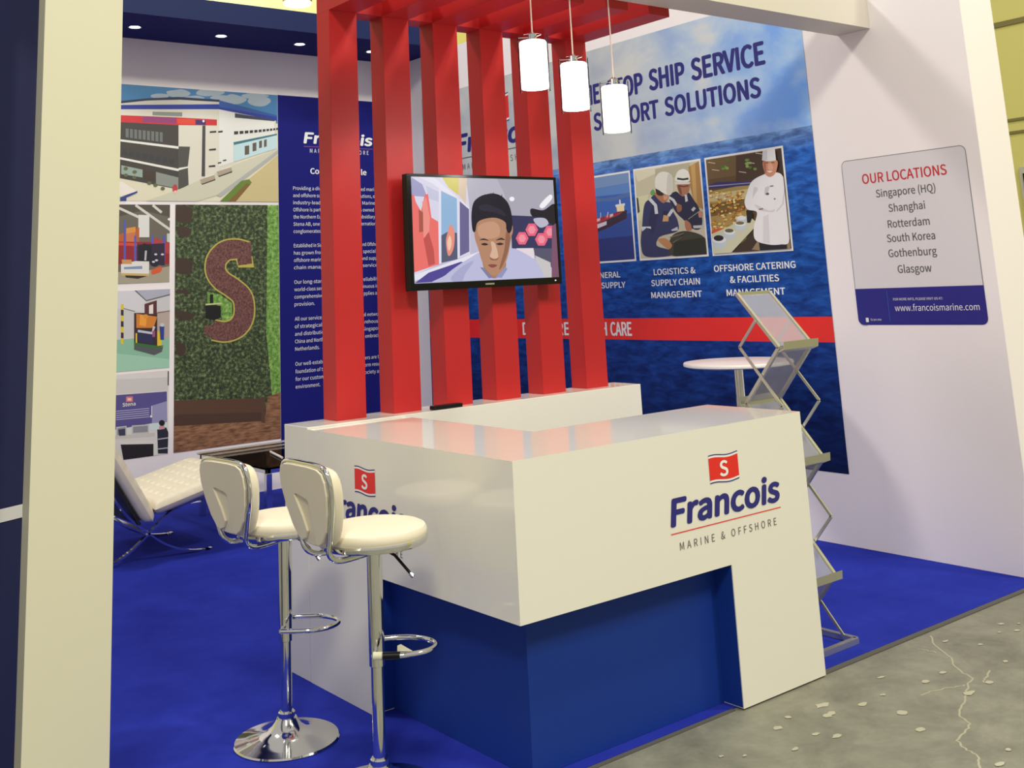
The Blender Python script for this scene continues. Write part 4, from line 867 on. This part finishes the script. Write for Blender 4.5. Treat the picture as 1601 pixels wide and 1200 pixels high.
# ------------------------------------------------------------------ folding brochure stand
bs = thing('brochure_stand', 'silver zigzag folding brochure stand with empty grey trays beside the counter', 'brochure stand', (1.735, .27, .006))
M_MESHP = bpy.data.materials.new('grey_acrylic'); M_MESHP.use_nodes = True
nt = M_MESHP.node_tree; b = nt.nodes['Principled BSDF']; b.inputs['Base Color'].default_value = lin((176, 176, 190)); b.inputs['Roughness'].default_value = .3; b.inputs['Alpha'].default_value = .42
XL, XR, YF, YK = 1.622, 1.85, .165, .372
LV = [1.475, 1.243, 1.0, .76, .517, .28, .04]
for k in range(6):
    (ya, yb_) = (YK, YF) if k % 2 == 0 else (YF, YK); za, zb = LV[k], LV[k + 1]
    mb = MB()
    for x in (XL, XR): mb.bar([(x, ya, za), (x, yb_, zb)], .016, .014, up=(0, 1, .3))
    mb.bar([(XL, ya, za), (XR, ya, za)], .012, .016)
    fr_ = obj('panel_frame', mb, M_ALU, bs)
    mb = MB(); d = Vector((0, yb_ - ya, zb - za)); nn = Vector((0, -d.z, d.y)).normalized() * .001
    mb.add([Vector((x, y, z)) + s * nn for s in (-1, 1) for x, y, z in ((XL, ya, za), (XR, ya, za), (XR, yb_, zb), (XL, yb_, zb))], [(0, 1, 2, 3), (7, 6, 5, 4), (0, 4, 5, 1), (1, 5, 6, 2), (2, 6, 7, 3), (3, 7, 4, 0)])
    obj('acrylic_sheet', mb, M_MESHP, fr_)
    if k < 5:
        s = -1 if k % 2 == 0 else 1
        mb = MB(); mb.add([(x, y, z) for x in (XL - .006, XR + .006) for y, z in ((yb_, zb - .012), (yb_ + s * .028, zb - .004), (yb_ + s * .032, zb + .026), (yb_ + s * .034, zb + .026), (yb_ + s * .031, zb - .008), (yb_, zb - .02))],
                          [(0, 1, 2, 3, 4, 5), (11, 10, 9, 8, 7, 6)] + [(i, i + 6, (i + 1) % 6 + 6, (i + 1) % 6) for i in range(6)])
        obj('tray', mb, M_ALU, fr_)
for x in (XL - .014, XR + .014):
    pts = [(x, (YF + YK) / 2, (LV[0] + LV[1]) / 2)] + [(x, YK if k % 2 == 1 else YF, LV[k]) for k in range(1, 7)]
    for a, b_ in zip(pts, pts[1:]):
        mb = MB(); mb.bar([a, b_], .012, .006, up=(1, 0, 0)); obj('hinge_rod', mb, M_ALU, bs)
mb = MB()
for a, b_ in (((1.56, .135), (1.91, .135)), ((1.91, .135), (1.91, .42)), ((1.91, .42), (1.56, .42)), ((1.56, .42), (1.56, .135))): mb.bar([(*a, .018), (*b_, .018)], .024, .022)
obj('base_frame', mb, M_ALU, bs)

# ------------------------------------------------------------------ downlights under the navy canopy, hall lamp
M_LED = mat('downlight_lens', (245, 248, 255), .3, emit=5.0)
for x, lab in ((.59, 'small round downlight in the navy canopy, nearest to the cream pillar'), (1.31, 'small round downlight in the navy canopy, second from the cream pillar'), (2.03, 'small round downlight in the navy canopy, just left of the red slats'), (2.75, 'small round downlight in the navy canopy, seen between first two red slats')):
    dl = thing('downlight', lab, 'downlight', (x, 5.3, 3.69), 'downlights in the navy canopy')
    mb = MB(); mb.lathe([(.040, 3.69), (.052, 3.69), (.052, 3.684), (.040, 3.686)], x, 5.3, caps=False); obj('ring', mb, M_CHROME, dl, smooth=True)
    mb = MB(); mb.lathe([(0, 3.6855), (.042, 3.6855), (.042, 3.6895), (0, 3.6895)], x, 5.3); obj('lens', mb, M_LED, dl)
    l = bpy.data.lights.new('downlight_beam', 'SPOT'); l.energy = 14; l.spot_size = math.radians(95); l.spot_blend = .8; l.shadow_soft_size = .03; l.color = (.95, .97, 1)
    o = bpy.data.objects.new('downlight_beam', l); COL.objects.link(o); o.parent = dl; o.location = (0, 0, -.012)
hl = thing('hall_lamp', 'glowing round hall lamp seen above the navy canopy beside the red slats', 'lamp', (3.425, 8, 4.9))
mb = MB(); mb.lathe([(0, 4.84), (.15, 4.845), (.16, 4.87), (0, 4.88)], 3.425, 8); obj('lens', mb, mat('hall_lamp_lens', (255, 250, 225), .4, emit=9), hl, smooth=True)
mb = MB(); mb.lathe([(.165, 4.87), (.17, 4.9), (.1, 5.0), (.04, 5.03), (0, 5.03)], 3.425, 8); obj('shade', mb, mat('lamp_housing', (180, 170, 130), .5), hl, smooth=True)
mb = MB(); mb.tube([(3.425, 8, 5.02), (3.425, 8, 9)], .015, n=8); obj('stem', mb, mat('lamp_housing'), hl)
